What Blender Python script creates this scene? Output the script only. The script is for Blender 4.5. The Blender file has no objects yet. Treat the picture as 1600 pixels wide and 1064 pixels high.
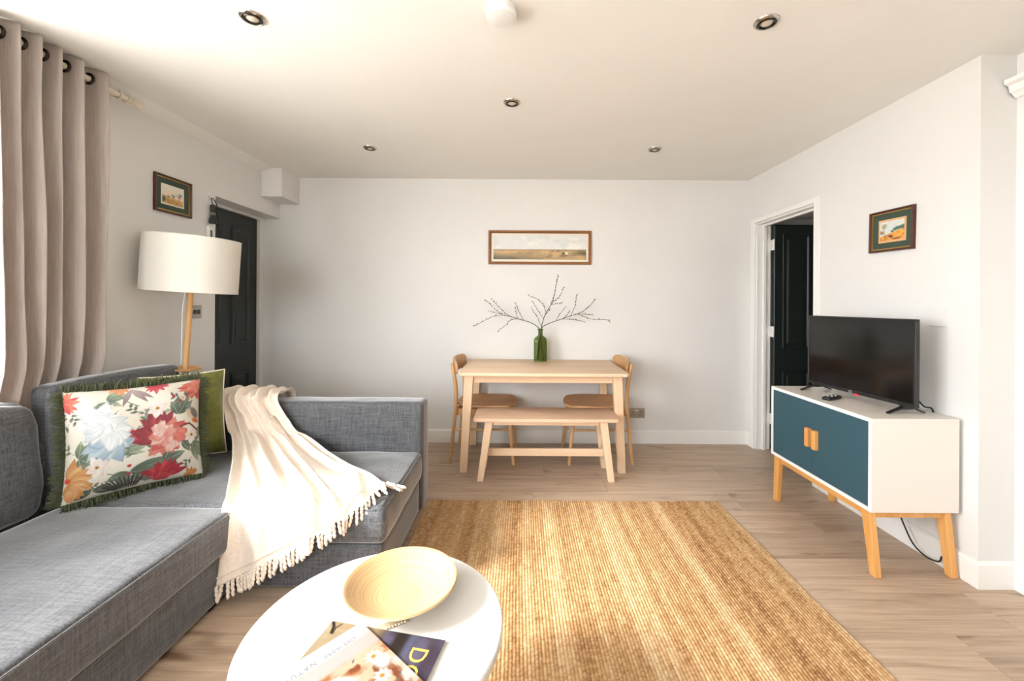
import bpy, bmesh, math, random
import numpy as np
from mathutils import Vector, Matrix, noise

random.seed(7)
rng = np.random.default_rng(7)
PI = math.pi
scn = bpy.context.scene
COL = scn.collection

# ------------------------------------------------------------------ camera
F_PX, PPX, PPY, ROLL = 650.0, 814.0, 474.0, math.radians(0.35)
EYE = 1.25
cam_d = bpy.data.cameras.new('camera')
cam_d.sensor_width = 36.0
cam_d.lens = 36.0 * F_PX / 1600.0
cam_d.shift_x = -(PPX - 800.0) / 1600.0
cam_d.shift_y = -(532.0 - PPY) / 1600.0
cam_d.clip_start = 0.05
cam = bpy.data.objects.new('camera', cam_d)
cam.matrix_world = (Matrix.Translation((0, 0, EYE)) @ Matrix.Rotation(PI / 2, 4, 'X')
                    @ Matrix.Rotation(ROLL, 4, 'Z'))
COL.objects.link(cam)
scn.camera = cam

# ------------------------------------------------------------------ world, sun, exposure
world = bpy.data.worlds.new('world')
scn.world = world
world.use_nodes = True
bgn = world.node_tree.nodes['Background']
bgn.inputs['Color'].default_value = (0.93, 0.97, 1.0, 1)
bgn.inputs['Strength'].default_value = 10.0

SUN_DIR = Vector((1.0, 0.42, -0.70)).normalized()
sun_d = bpy.data.lights.new('sun', 'SUN')
sun_d.energy = 5.2
sun_d.angle = math.radians(12.0)
sun_d.color = (1.0, 0.97, 0.93)
sun = bpy.data.objects.new('sun', sun_d)
sun.rotation_euler = SUN_DIR.to_track_quat('-Z', 'Y').to_euler()
sun.location = (-6, -2, 5)
COL.objects.link(sun)

vs = scn.view_settings
vs.view_transform = 'Standard'
vs.look = 'None'
vs.gamma = 1.0
vs.use_curve_mapping = False
vs.exposure = 0.78


def portal(name, loc, rot, sx, sy):
    d = bpy.data.lights.new(name, 'AREA')
    d.shape = 'RECTANGLE'
    d.size, d.size_y = sx, sy
    d.cycles.is_portal = True
    o = bpy.data.objects.new(name, d)
    o.location = loc
    o.rotation_euler = rot
    COL.objects.link(o)
    return o


# window openings (left wall; unseen rear one added and sized for fill light)
WX, CEIL, BACK, RX, RX2, RETY, REAR = -2.17, 2.366, 3.74, 2.04, 2.20, 1.85, -1.6
WIN_Y0, WIN_Y1, WIN_Z0, WIN_Z1 = -0.35, 1.72, 0.60, 2.32
RW_X0, RW_X1, RW_Z0, RW_Z1 = -1.95, -0.60, 0.80, 2.15
portal('window_portal', (WX - 0.1, (WIN_Y0 + WIN_Y1) / 2, (WIN_Z0 + WIN_Z1) / 2),
       (0, -PI / 2, 0), WIN_Z1 - WIN_Z0, WIN_Y1 - WIN_Y0)
portal('rear_portal', ((RW_X0 + RW_X1) / 2, REAR - 0.1, (RW_Z0 + RW_Z1) / 2), (PI / 2, 0, 0),
       RW_X1 - RW_X0, RW_Z1 - RW_Z0)


# ------------------------------------------------------------------ materials
def s2l(c):
    c = np.asarray(c, float) / 255.0
    return np.where(c <= 0.04045, c / 12.92, ((c + 0.055) / 1.055) ** 2.4)


def rgb(r, g, b):
    return tuple(float(v) for v in s2l((r, g, b))) + (1.0,)


def mat(name, color=(0.8, 0.8, 0.8, 1), rough=0.5, metal=0.0, **kw):
    m = bpy.data.materials.new(name)
    m.use_nodes = True
    b = m.node_tree.nodes['Principled BSDF']
    b.inputs['Base Color'].default_value = color
    b.inputs['Roughness'].default_value = rough
    b.inputs['Metallic'].default_value = metal
    for k, v in kw.items():
        b.inputs[k.replace('_', ' ')].default_value = v
    return m


def nodes(m):
    return m.node_tree.nodes, m.node_tree.links, m.node_tree.nodes['Principled BSDF']


def tex_coord(m, scale=(1, 1, 1), rand=0.0):
    """object coordinates, scaled; with rand each object gets its own cut of the pattern"""
    N, L, B = nodes(m)
    tc = N.new('ShaderNodeTexCoord')
    mp = N.new('ShaderNodeMapping')
    mp.inputs['Scale'].default_value = scale
    src = tc.outputs['Object']
    if rand:
        oi = N.new('ShaderNodeObjectInfo')
        mu = N.new('ShaderNodeMath'); mu.operation = 'MULTIPLY'
        mu.inputs[1].default_value = rand
        L.new(oi.outputs['Random'], mu.inputs[0])
        ad = N.new('ShaderNodeVectorMath'); ad.operation = 'ADD'
        L.new(src, ad.inputs[0]); L.new(mu.outputs[0], ad.inputs[1])
        src = ad.outputs[0]
    L.new(src, mp.inputs['Vector'])
    return mp.outputs['Vector']


def noise_tex(m, vec, scale, detail=4, rough=0.55, dist=0.0):
    N, L, B = nodes(m)
    t = N.new('ShaderNodeTexNoise')
    t.inputs['Scale'].default_value = scale
    t.inputs['Detail'].default_value = detail
    t.inputs['Roughness'].default_value = rough
    t.inputs['Distortion'].default_value = dist
    L.new(vec, t.inputs['Vector'])
    return t.outputs['Fac']


def ramp(m, fac, stops):
    N, L, B = nodes(m)
    r = N.new('ShaderNodeValToRGB')
    el = r.color_ramp.elements
    while len(el) < len(stops):
        el.new(0.5)
    for e, (p, c) in zip(el, stops):
        e.position = p
        e.color = c
    L.new(fac, r.inputs['Fac'])
    return r.outputs['Color']


def mix(m, a, b, fac, mode='MIX'):
    N, L, B = nodes(m)
    x = N.new('ShaderNodeMix')
    x.data_type = 'RGBA'
    x.blend_type = mode
    for sock, v in ((x.inputs[6], a), (x.inputs[7], b)):
        if isinstance(v, tuple):
            sock.default_value = v
        else:
            L.new(v, sock)
    if isinstance(fac, float):
        x.inputs[0].default_value = fac
    else:
        L.new(fac, x.inputs[0])
    return x.outputs[2]


def bump(m, h, strength=0.3, dist=0.002):
    N, L, B = nodes(m)
    b = N.new('ShaderNodeBump')
    b.inputs['Strength'].default_value = strength
    b.inputs['Distance'].default_value = dist
    L.new(h, b.inputs['Height'])
    L.new(b.outputs['Normal'], B.inputs['Normal'])


def plaster(name, c, rough=0.85):
    m = mat(name, c, rough)
    v = tex_coord(m)
    n = noise_tex(m, v, 1.3, 3)
    N, L, B = nodes(m)
    d = tuple(x * 0.965 for x in c[:3]) + (1,)
    L.new(ramp(m, n, [(0.35, d), (0.65, c)]), B.inputs['Base Color'])
    bump(m, noise_tex(m, v, 60, 4), 0.08, 0.003)
    return m


def wood(name, dark, mid, light, axis, freq=12.0, rough=0.5, rand=9.0, streak=0.5):
    """fine straight grain along one axis (0 x, 1 y, 2 z)"""
    m = mat(name, mid, rough)
    N, L, B = nodes(m)
    sc = [freq, freq, freq]
    sc[axis] = freq * 0.06
    v = tex_coord(m, tuple(sc), rand)
    n1 = noise_tex(m, v, 1.0, 5, 0.6, 0.6)
    sc2 = [freq * 7] * 3
    sc2[axis] = freq * 0.25
    v2 = tex_coord(m, tuple(sc2), rand)
    n2 = noise_tex(m, v2, 1.0, 3, 0.5)
    c = ramp(m, n1, [(0.28, dark), (0.5, mid), (0.72, light)])
    c = mix(m, c, ramp(m, n2, [(0.3, dark), (0.7, light)]), streak * 0.4)
    L.new(c, B.inputs['Base Color'])
    bump(m, n2, 0.05, 0.001)
    return m


def fabric(name, dark, light, scale=260, rough=0.95, sheen=0.25, bumpy=0.4, heather=0.6, sheen_rough=0.5):
    m = mat(name, light, rough)
    N, L, B = nodes(m)
    B.inputs['Sheen Weight'].default_value = sheen
    B.inputs['Sheen Roughness'].default_value = sheen_rough
    a = noise_tex(m, tex_coord(m, (1, 1, .07)), scale, 2)
    b = noise_tex(m, tex_coord(m, (.07, 1, 1)), scale, 2)
    c = noise_tex(m, tex_coord(m, (1, .07, 1)), scale, 2)
    mx = N.new('ShaderNodeMath'); mx.operation = 'ADD'
    L.new(a, mx.inputs[0]); L.new(b, mx.inputs[1])
    m2 = N.new('ShaderNodeMath'); m2.operation = 'ADD'
    L.new(mx.outputs[0], m2.inputs[0]); L.new(c, m2.inputs[1])
    m3 = N.new('ShaderNodeMath'); m3.operation = 'MULTIPLY'
    m3.inputs[1].default_value = 0.3333
    L.new(m2.outputs[0], m3.inputs[0])
    L.new(ramp(m, m3.outputs[0], [(0.5 - .25 * (1.2 - heather), dark), (0.5 + .25 * (1.2 - heather), light)]),
          B.inputs['Base Color'])
    bump(m, m3.outputs[0], bumpy, 0.002)
    return m


def painted(name, rough=0.6, **kw):
    """flat print: colours come from the mesh's own colour attribute"""
    m = mat(name, (1, 1, 1, 1), rough, **kw)
    N, L, B = nodes(m)
    a = N.new('ShaderNodeAttribute')
    a.attribute_name = 'print'
    L.new(a.outputs['Color'], B.inputs['Base Color'])
    return m


M = {}
M['wall'] = plaster('wall_paint', rgb(233, 231, 228))
M['ceiling'] = plaster('ceiling_paint', rgb(247, 244, 239))
M['trim'] = mat('trim_gloss_white', rgb(243, 241, 237), 0.35)
M['box_white'] = mat('cabinet_white', rgb(236, 228, 219), 0.32)
M['box_edge'] = mat('cabinet_edge_white', rgb(248, 247, 244), 0.35)
M['teal'] = mat('teal_lacquer', rgb(50, 86, 99), 0.45)
M['door'] = mat('door_dark_green', rgb(25, 33, 30), 0.38)
bd = M['door']
bump(bd, noise_tex(bd, tex_coord(bd, (1, 1, .3)), 25, 3), 0.08, 0.002)
M['black'] = mat('black_plastic', rgb(22, 22, 23), 0.4)
M['bezel'] = mat('tv_bezel', rgb(28, 28, 29), 0.4)
M['screen'] = mat('tv_screen', rgb(14, 14, 15), 0.12)
M['dark_rubber'] = mat('cable_black', rgb(18, 18, 18), 0.6)
M['white_plastic'] = mat('white_plastic', rgb(238, 237, 234), 0.4)
M['grey_plastic'] = mat('grey_plastic', rgb(110, 110, 108), 0.5)
M['chrome'] = mat('polished_chrome', rgb(190, 186, 178), 0.16, 1.0)
M['chrome_dark'] = mat('dark_chrome', rgb(70, 66, 60), 0.25, 1.0)
M['steel'] = mat('brushed_steel', rgb(165, 158, 148), 0.35, 1.0)
M['lens'] = mat('lamp_lens', rgb(215, 205, 190), 0.15)
M['bronze'] = mat('dark_bronze', rgb(52, 46, 40), 0.35, 0.8)
M['sofa'] = fabric('sofa_grey_weave', rgb(56, 57, 60), rgb(98, 99, 103), 150, heather=0.75, sheen=1.0, rough=0.7, sheen_rough=0.35)
M['sofa_under'] = mat('sofa_base_shadow_fabric', rgb(60, 60, 62), 0.95)
M['throw'] = fabric('cream_fleece', rgb(232, 214, 196), rgb(246, 234, 220), 90, sheen=0.5, bumpy=0.15)
M['velvet'] = fabric('olive_velvet', rgb(82, 86, 18), rgb(112, 114, 30), 40, rough=0.8, sheen=0.6, bumpy=0.12)
M['piping'] = mat('cream_piping', rgb(233, 222, 200), 0.8)
M['fringe'] = mat('olive_fringe', rgb(70, 74, 50), 0.9)
M['floral'] = painted('floral_print', 0.8)
M['print'] = painted('paper_print', 0.5)
M['print_gloss'] = painted('glossy_print', 0.3)
M['rug'] = painted('jute', 0.95)
M['curtain'] = None
M['table_wood'] = wood('pale_birch', rgb(219, 183, 146), rgb(235, 204, 170), rgb(243, 218, 189), 0, 9)
M['table_wood_v'] = wood('pale_birch_upright', rgb(219, 183, 146), rgb(235, 204, 170), rgb(243, 218, 189), 2, 9)
M['bench_wood'] = wood('pinkish_birch', rgb(214, 172, 140), rgb(230, 194, 163), rgb(240, 210, 182), 0, 9)
M['chair_wood'] = wood('honey_ash', rgb(196, 146, 95), rgb(214, 167, 114), rgb(226, 184, 134), 2, 11)
M['seat_wood'] = wood('honey_ash_veneer', rgb(186, 138, 92), rgb(203, 156, 108), rgb(216, 172, 126), 0, 9)
M['bamboo'] = wood('orange_bamboo', rgb(206, 140, 70), rgb(226, 164, 92), rgb(238, 184, 116), 2, 14)
M['bamboo_y'] = wood('orange_bamboo_rail', rgb(206, 140, 70), rgb(226, 164, 92), rgb(238, 184, 116), 1, 14)
M['lamp_wood'] = wood('lamp_oak', rgb(196, 142, 86), rgb(214, 164, 106), rgb(226, 180, 126), 2, 12)
M['mahogany'] = wood('mahogany_frame', rgb(44, 20, 12), rgb(74, 34, 20), rgb(100, 50, 30), 1, 14, 0.35)
M['gilt'] = mat('gilt', rgb(196, 160, 92), 0.35, 0.7)
M['mat_green'] = mat('green_mount', rgb(62, 78, 66), 0.8)
M['ivory'] = mat('ivory_mount', rgb(236, 228, 210), 0.8)
M['card'] = mat('cream_card', rgb(190, 176, 150), 0.8)
M['peach_mat'] = mat('peach_mount', rgb(226, 178, 130), 0.8)
M['glaze'] = mat('dark_twig', rgb(40, 32, 28), 0.8)
M['bud'] = mat('dark_bud', rgb(62, 50, 36), 0.8)
M['blossom'] = mat('white_blossom', rgb(246, 238, 222), 0.7)
M['table_white'] = mat('table_lacquer_white', rgb(222, 221, 217), 0.3)
M['pole'] = mat('cream_painted_pole', rgb(226, 218, 200), 0.45)
M['paper'] = mat('page_edges', rgb(196, 192, 182), 0.8)
M['gold_print'] = mat('gold_lettering', rgb(232, 186, 84), 0.5)
M['grey_print'] = mat('grey_lettering', rgb(120, 124, 128), 0.6)
M['red_lamp'] = mat('red_standby_lamp', rgb(200, 20, 40), 0.4)
bn = M['red_lamp'].node_tree.nodes['Principled BSDF']
bn.inputs['Emission Color'].default_value = (1, .03, .08, 1)
bn.inputs['Emission Strength'].default_value = 0.8


def make_curtain_mat():
    m = mat('taupe_curtain', rgb(190, 178, 168), 0.75)
    N, L, B = nodes(m)
    v = tex_coord(m, (1, 1, .05))
    n = noise_tex(m, v, 180, 3)
    L.new(ramp(m, n, [(0.3, rgb(166, 154, 146)), (0.7, rgb(188, 176, 168))]), B.inputs['Base Color'])
    B.inputs['Sheen Weight'].default_value = 0.3
    bump(m, n, 0.12, 0.002)
    tr = N.new('ShaderNodeBsdfTranslucent')
    tr.inputs['Color'].default_value = rgb(232, 214, 204)
    ms = N.new('ShaderNodeMixShader')
    ms.inputs[0].default_value = 0.16
    out = N['Material Output']
    L.new(B.outputs[0], ms.inputs[1]); L.new(tr.outputs[0], ms.inputs[2])
    L.new(ms.outputs[0], out.inputs['Surface'])
    return m


M['curtain'] = make_curtain_mat()


def make_shade_mat():
    m = mat('lampshade_linen', rgb(246, 243, 236), 0.85)
    N, L, B = nodes(m)
    bump(m, noise_tex(m, tex_coord(m, (1, 1, 1)), 300, 2), 0.1, 0.001)
    tr = N.new('ShaderNodeBsdfTranslucent')
    tr.inputs['Color'].default_value = rgb(250, 244, 232)
    ms = N.new('ShaderNodeMixShader')
    ms.inputs[0].default_value = 0.3
    L.new(B.outputs[0], ms.inputs[1]); L.new(tr.outputs[0], ms.inputs[2])
    L.new(ms.outputs[0], N['Material Output'].inputs['Surface'])
    return m


M['shade'] = make_shade_mat()


def make_plank_mat():
    m = mat('oak_laminate', rgb(178, 152, 126), 0.42)
    N, L, B = nodes(m)
    v = tex_coord(m, (.9, 9, 1), 37.0)
    n1 = noise_tex(m, v, 1.6, 6, 0.62, 1.2)
    v2 = tex_coord(m, (2.0, 70, 1), 37.0)
    n2 = noise_tex(m, v2, 1.5, 4, 0.6, 0.3)
    v3 = tex_coord(m, (2.2, 6.5, 1), 53.0)
    n3 = noise_tex(m, v3, 1.3, 2, 0.5, 0.4)
    c = ramp(m, n1, [(0.30, rgb(146, 122, 102)), (0.47, rgb(184, 160, 137)), (0.62, rgb(201, 179, 157)), (0.8, rgb(212, 192, 171))])
    c = mix(m, c, ramp(m, n2, [(0.3, rgb(152, 127, 106)), (0.65, rgb(210, 189, 166))]), 0.4)
    kn = ramp(m, n3, [(0.66, (0, 0, 0, 1)), (0.78, (1, 1, 1, 1))])
    c = mix(m, c, rgb(118, 92, 72), kn)
    oi = N.new('ShaderNodeObjectInfo')
    tone = ramp(m, oi.outputs['Random'], [(0.0, (.90, .89, .88, 1)), (1.0, (1.06, 1.05, 1.04, 1))])
    c = mix(m, c, tone, 1.0, 'MULTIPLY')
    L.new(c, B.inputs['Base Color'])
    L.new(ramp(m, n2, [(0.2, (.36, .36, .36, 1)), (0.8, (.5, .5, .5, 1))]), B.inputs['Roughness'])
    bump(m, n2, 0.06, 0.001)
    return m


M['plank'] = make_plank_mat()
M['joint'] = mat('floor_joint', rgb(120, 98, 80), 0.8)


def make_bowl_mat():
    m = mat('spun_bamboo', rgb(236, 204, 158), 0.35)
    N, L, B = nodes(m)
    tc = N.new('ShaderNodeTexCoord')
    sp = N.new('ShaderNodeSeparateXYZ')
    L.new(tc.outputs['Object'], sp.inputs[0])
    cb = N.new('ShaderNodeCombineXYZ')
    L.new(sp.outputs[0], cb.inputs[0]); L.new(sp.outputs[1], cb.inputs[1])
    ln = N.new('ShaderNodeVectorMath'); ln.operation = 'LENGTH'
    L.new(cb.outputs[0], ln.inputs[0])
    ns = N.new('ShaderNodeTexNoise'); ns.inputs['Scale'].default_value = 9
    L.new(tc.outputs['Object'], ns.inputs['Vector'])
    ma = N.new('ShaderNodeMath'); ma.operation = 'MULTIPLY_ADD'
    ma.inputs[1].default_value = 0.012
    L.new(ns.outputs['Fac'], ma.inputs[0]); L.new(ln.outputs['Value'], ma.inputs[2])
    n1 = N.new('ShaderNodeTexNoise'); n1.noise_dimensions = '1D'
    n1.inputs['Scale'].default_value = 330; n1.inputs['Detail'].default_value = 4
    L.new(ma.outputs[0], n1.inputs['W'])
    L.new(ramp(m, n1.outputs['Fac'], [(0.3, rgb(190, 150, 102)), (0.5, rgb(208, 174, 128)), (0.7, rgb(216, 186, 144))]),
          B.inputs['Base Color'])
    bump(m, n1.outputs['Fac'], 0.1, 0.001)
    return m


M['bowl'] = make_bowl_mat()
M['bottle'] = mat('green_glass', rgb(164, 178, 118), 0.04, Transmission_Weight=1.0, IOR=1.35)


# ------------------------------------------------------------------ geometry helpers
def basis(o):
    m = o.matrix_basis.copy()
    if o.parent:
        m = basis(o.parent) @ o.matrix_parent_inverse @ m
    return m


def finish(o, parent):
    COL.objects.link(o)
    if parent is not None:
        o.parent = parent
        o.matrix_parent_inverse = basis(parent).inverted()
    return o


def add(name, geo, material, parent=None, smooth=False, keep_origin=False, angle=None):
    """geo: a bmesh or a mesh in room coordinates -> one object whose origin sits at its base"""
    if isinstance(geo, bmesh.types.BMesh):
        me = bpy.data.meshes.new(name)
        bmesh.ops.recalc_face_normals(geo, faces=geo.faces)
        geo.to_mesh(me)
        geo.free()
    else:
        me = geo
        me.name = name
    o = bpy.data.objects.new(name, me)
    if material is not None:
        me.materials.clear()
        me.materials.append(M[material] if isinstance(material, str) else material)
    if smooth:
        me.polygons.foreach_set('use_smooth', [True] * len(me.polygons))
        if angle:
            me.set_sharp_from_angle(angle=math.radians(angle))
    if not keep_origin and len(me.vertices):
        co = np.empty(len(me.vertices) * 3, np.float32)
        me.vertices.foreach_get('co', co)
        co = co.reshape(-1, 3)
        lo, hi = co.min(0), co.max(0)
        c = Vector(((lo[0] + hi[0]) / 2, (lo[1] + hi[1]) / 2, lo[2]))
        me.transform(Matrix.Translation(-c))
        o.location = c
    return finish(o, parent)


def empty(name, loc, rot=(0, 0, 0)):
    o = bpy.data.objects.new(name, None)
    o.empty_display_size = 0.05
    o.location = loc
    o.rotation_euler = rot
    return finish(o, None)


def tag(o, label, cat, group=None):
    o['label'] = label
    o['category'] = cat
    if group:
        o['group'] = group
    return o


def struct(o):
    o['kind'] = 'structure'
    return o


def copy_tree(o, parent=None):
    c = o.copy()
    COL.objects.link(c)
    c.parent = parent
    if parent is not None:
        c.matrix_parent_inverse = o.matrix_parent_inverse.copy()
    for ch in list(o.children):
        copy_tree(ch, c)
    return c


def merge(bm, tmp, M4=None):
    if M4 is not None:
        tmp.transform(M4)
    me = bpy.data.meshes.new('tmp')
    tmp.to_mesh(me)
    tmp.free()
    bm.from_mesh(me)
    bpy.data.meshes.remove(me)


def box(bm, x0, x1, y0, y1, z0, z1, bev=0.0, seg=2, rot=None, mid=None):
    t = bmesh.new()
    bmesh.ops.create_cube(t, size=1.0)
    S = Matrix.Diagonal((abs(x1 - x0), abs(y1 - y0), abs(z1 - z0), 1))
    t.transform(S)
    if bev:
        bmesh.ops.bevel(t, geom=list(t.edges), offset=bev, segments=seg, profile=0.5, affect='EDGES')
    c = Matrix.Translation(((x0 + x1) / 2, (y0 + y1) / 2, (z0 + z1) / 2))
    if rot is not None:
        c = c @ rot
    merge(bm, t, c)
    return bm


def B(*a, **k):
    return box(bmesh.new(), *a, **k)


def hexa(bm, bot, top, bev=0.0, seg=2):
    """box with four bottom and four top corners given in the same turn"""
    t = bmesh.new()
    vb = [t.verts.new(p) for p in bot]
    vt = [t.verts.new(p) for p in top]
    t.faces.new(vb[::-1]); t.faces.new(vt)
    for i in range(4):
        j = (i + 1) % 4
        t.faces.new((vb[i], vb[j], vt[j], vt[i]))
    bmesh.ops.recalc_face_normals(t, faces=t.faces)
    if bev:
        bmesh.ops.bevel(t, geom=list(t.edges), offset=bev, segments=seg, profile=0.5, affect='EDGES')
    merge(bm, t)
    return bm


def tube(bm, pts, r, n=10, cap=True):
    pts = [Vector(p) for p in pts]
    rs = r if isinstance(r, (list, tuple)) else [r] * len(pts)
    rings = []
    up = None
    for i, p in enumerate(pts):
        d = (pts[min(i + 1, len(pts) - 1)] - pts[max(i - 1, 0)]).normalized()
        if up is None:
            up = Vector((0, 0, 1)) if abs(d.z) < 0.9 else Vector((1, 0, 0))
        a = d.cross(up).normalized()
        b = a.cross(d).normalized()
        up = b
        rings.append([bm.verts.new(p + (a * math.cos(2 * PI * k / n) + b * math.sin(2 * PI * k / n)) * rs[i])
                      for k in range(n)])
    for u, v in zip(rings, rings[1:]):
        for k in range(n):
            bm.faces.new((u[k], u[(k + 1) % n], v[(k + 1) % n], v[k]))
    if cap:
        bm.faces.new(rings[0][::-1]); bm.faces.new(rings[-1])
    return bm


def lathe(bm, prof, n=32, c=(0, 0, 0), M4=None):
    """profile of (radius, z) turned about z"""
    t = bmesh.new()
    rings = []
    for r, z in prof:
        if r <= 1e-6:
            rings.append([t.verts.new((0, 0, z))])
        else:
            rings.append([t.verts.new((r * math.cos(2 * PI * k / n), r * math.sin(2 * PI * k / n), z)) for k in range(n)])
    for u, v in zip(rings, rings[1:]):
        for k in range(n):
            k2 = (k + 1) % n
            if len(u) == 1 and len(v) == 1:
                continue
            if len(u) == 1:
                t.faces.new((u[0], v[k2], v[k]))
            elif len(v) == 1:
                t.faces.new((u[k], u[k2], v[0]))
            else:
                t.faces.new((u[k], u[k2], v[k2], v[k]))
    m4 = Matrix.Translation(c)
    if M4 is not None:
        m4 = m4 @ M4
    merge(bm, t, m4)
    return bm


def torus(bm, R, r, c, M4=None, n=24, k=8):
    prof = [(R + r * math.cos(2 * PI * i / k), r * math.sin(2 * PI * i / k)) for i in range(k + 1)]
    return lathe(bm, prof, n, c, M4)


def spline(pts, n=12):
    """Catmull-Rom through points"""
    P = [Vector(p) for p in pts]
    P = [P[0] * 2 - P[1]] + P + [P[-1] * 2 - P[-2]]
    out = []
    for i in range(1, len(P) - 2):
        for k in range(n):
            t = k / n
            a, b, c, d = P[i - 1], P[i], P[i + 1], P[i + 2]
            out.append(0.5 * ((2 * b) + (c - a) * t + (2 * a - 5 * b + 4 * c - d) * t * t
                              + (3 * b - a - 3 * c + d) * t ** 3))
    out.append(P[-2])
    return out


def roundbox(lo, hi, r, n=(12, 12, 6), fn=None):
    """soft upholstered block: a gridded box with round edges; fn(p, u) moves a point (u in -1..1)"""
    lo, hi = Vector(lo), Vector(hi)
    c, h = (lo + hi) / 2, (hi - lo) / 2
    r = min(r, h.x, h.y, h.z)
    t = bmesh.new()
    seen = {}

    def ax(k, i):  # grid denser at the rounded rims
        g = -1 + 2 * i / n[k]
        return math.copysign(abs(math.sin(g * PI / 2)) ** 1.0, g)

    def vert(i, j, k):
        key = (i, j, k)
        if key not in seen:
            u = Vector((ax(0, i), ax(1, j), ax(2, k)))
            q = Vector((u.x * h.x, u.y * h.y, u.z * h.z))
            inn = Vector([max(-(h[a] - r), min(h[a] - r, q[a])) for a in range(3)])
            d = q - inn
            if d.length > 1e-9:
                q = inn + d.normalized() * min(r, r if d.length > 0 else 0)
            p = c + q
            if fn:
                p = fn(p, u)
            seen[key] = t.verts.new(p)
        return seen[key]

    nx, ny, nz = n
    for i in range(nx):
        for j in range(ny):
            t.faces.new((vert(i, j, 0), vert(i, j + 1, 0), vert(i + 1, j + 1, 0), vert(i + 1, j, 0)))
            t.faces.new((vert(i, j, nz), vert(i + 1, j, nz), vert(i + 1, j + 1, nz), vert(i, j + 1, nz)))
    for i in range(nx):
        for k in range(nz):
            t.faces.new((vert(i, 0, k), vert(i + 1, 0, k), vert(i + 1, 0, k + 1), vert(i, 0, k + 1)))
            t.faces.new((vert(i, ny, k), vert(i, ny, k + 1), vert(i + 1, ny, k + 1), vert(i + 1, ny, k)))
    for j in range(ny):
        for k in range(nz):
            t.faces.new((vert(0, j, k), vert(0, j, k + 1), vert(0, j + 1, k + 1), vert(0, j + 1, k)))
            t.faces.new((vert(nx, j, k), vert(nx, j + 1, k), vert(nx, j + 1, k + 1), vert(nx, j, k + 1)))
    return t


def grid_mesh(name, P, wrap=False, colors=None):
    """P: (rows, cols, 3) array of points"""
    R, C = P.shape[:2]
    idx = np.arange(R * C).reshape(R, C)
    q = np.stack([idx[:-1, :-1], idx[:-1, 1:], idx[1:, 1:], idx[1:, :-1]], -1).reshape(-1, 4)
    me = bpy.data.meshes.new(name)
    me.vertices.add(R * C)
    me.vertices.foreach_set('co', P.reshape(-1).astype(np.float32))
    me.loops.add(len(q) * 4)
    me.loops.foreach_set('vertex_index', q.reshape(-1).astype(np.int32))
    me.polygons.add(len(q))
    me.polygons.foreach_set('loop_start', (np.arange(len(q)) * 4).astype(np.int32))
    me.polygons.foreach_set('loop_total', np.full(len(q), 4, np.int32))
    me.update(calc_edges=True)
    if colors is not None:
        set_colors(me, colors.reshape(-1, 3))
    me.validate()
    return me


def set_colors(me, lin):
    a = me.color_attributes.new('print', 'FLOAT_COLOR', 'POINT')
    d = np.ones((len(lin), 4), np.float32)
    d[:, :3] = lin
    a.data.foreach_set('color', d.reshape(-1))


def text_mesh(s, size, spacing=1.0):
    cu = bpy.data.curves.new('lettering', 'FONT')
    cu.body = s
    cu.size = size
    cu.extrude = 0.0002
    cu.space_character = spacing
    cu.resolution_u = 3
    o = bpy.data.objects.new('lettering', cu)
    COL.objects.link(o)
    dg = bpy.context.evaluated_depsgraph_get()
    dg.update()
    me = bpy.data.meshes.new_from_object(o.evaluated_get(dg))
    bpy.data.objects.remove(o)
    bpy.data.curves.remove(cu)
    return me


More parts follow.
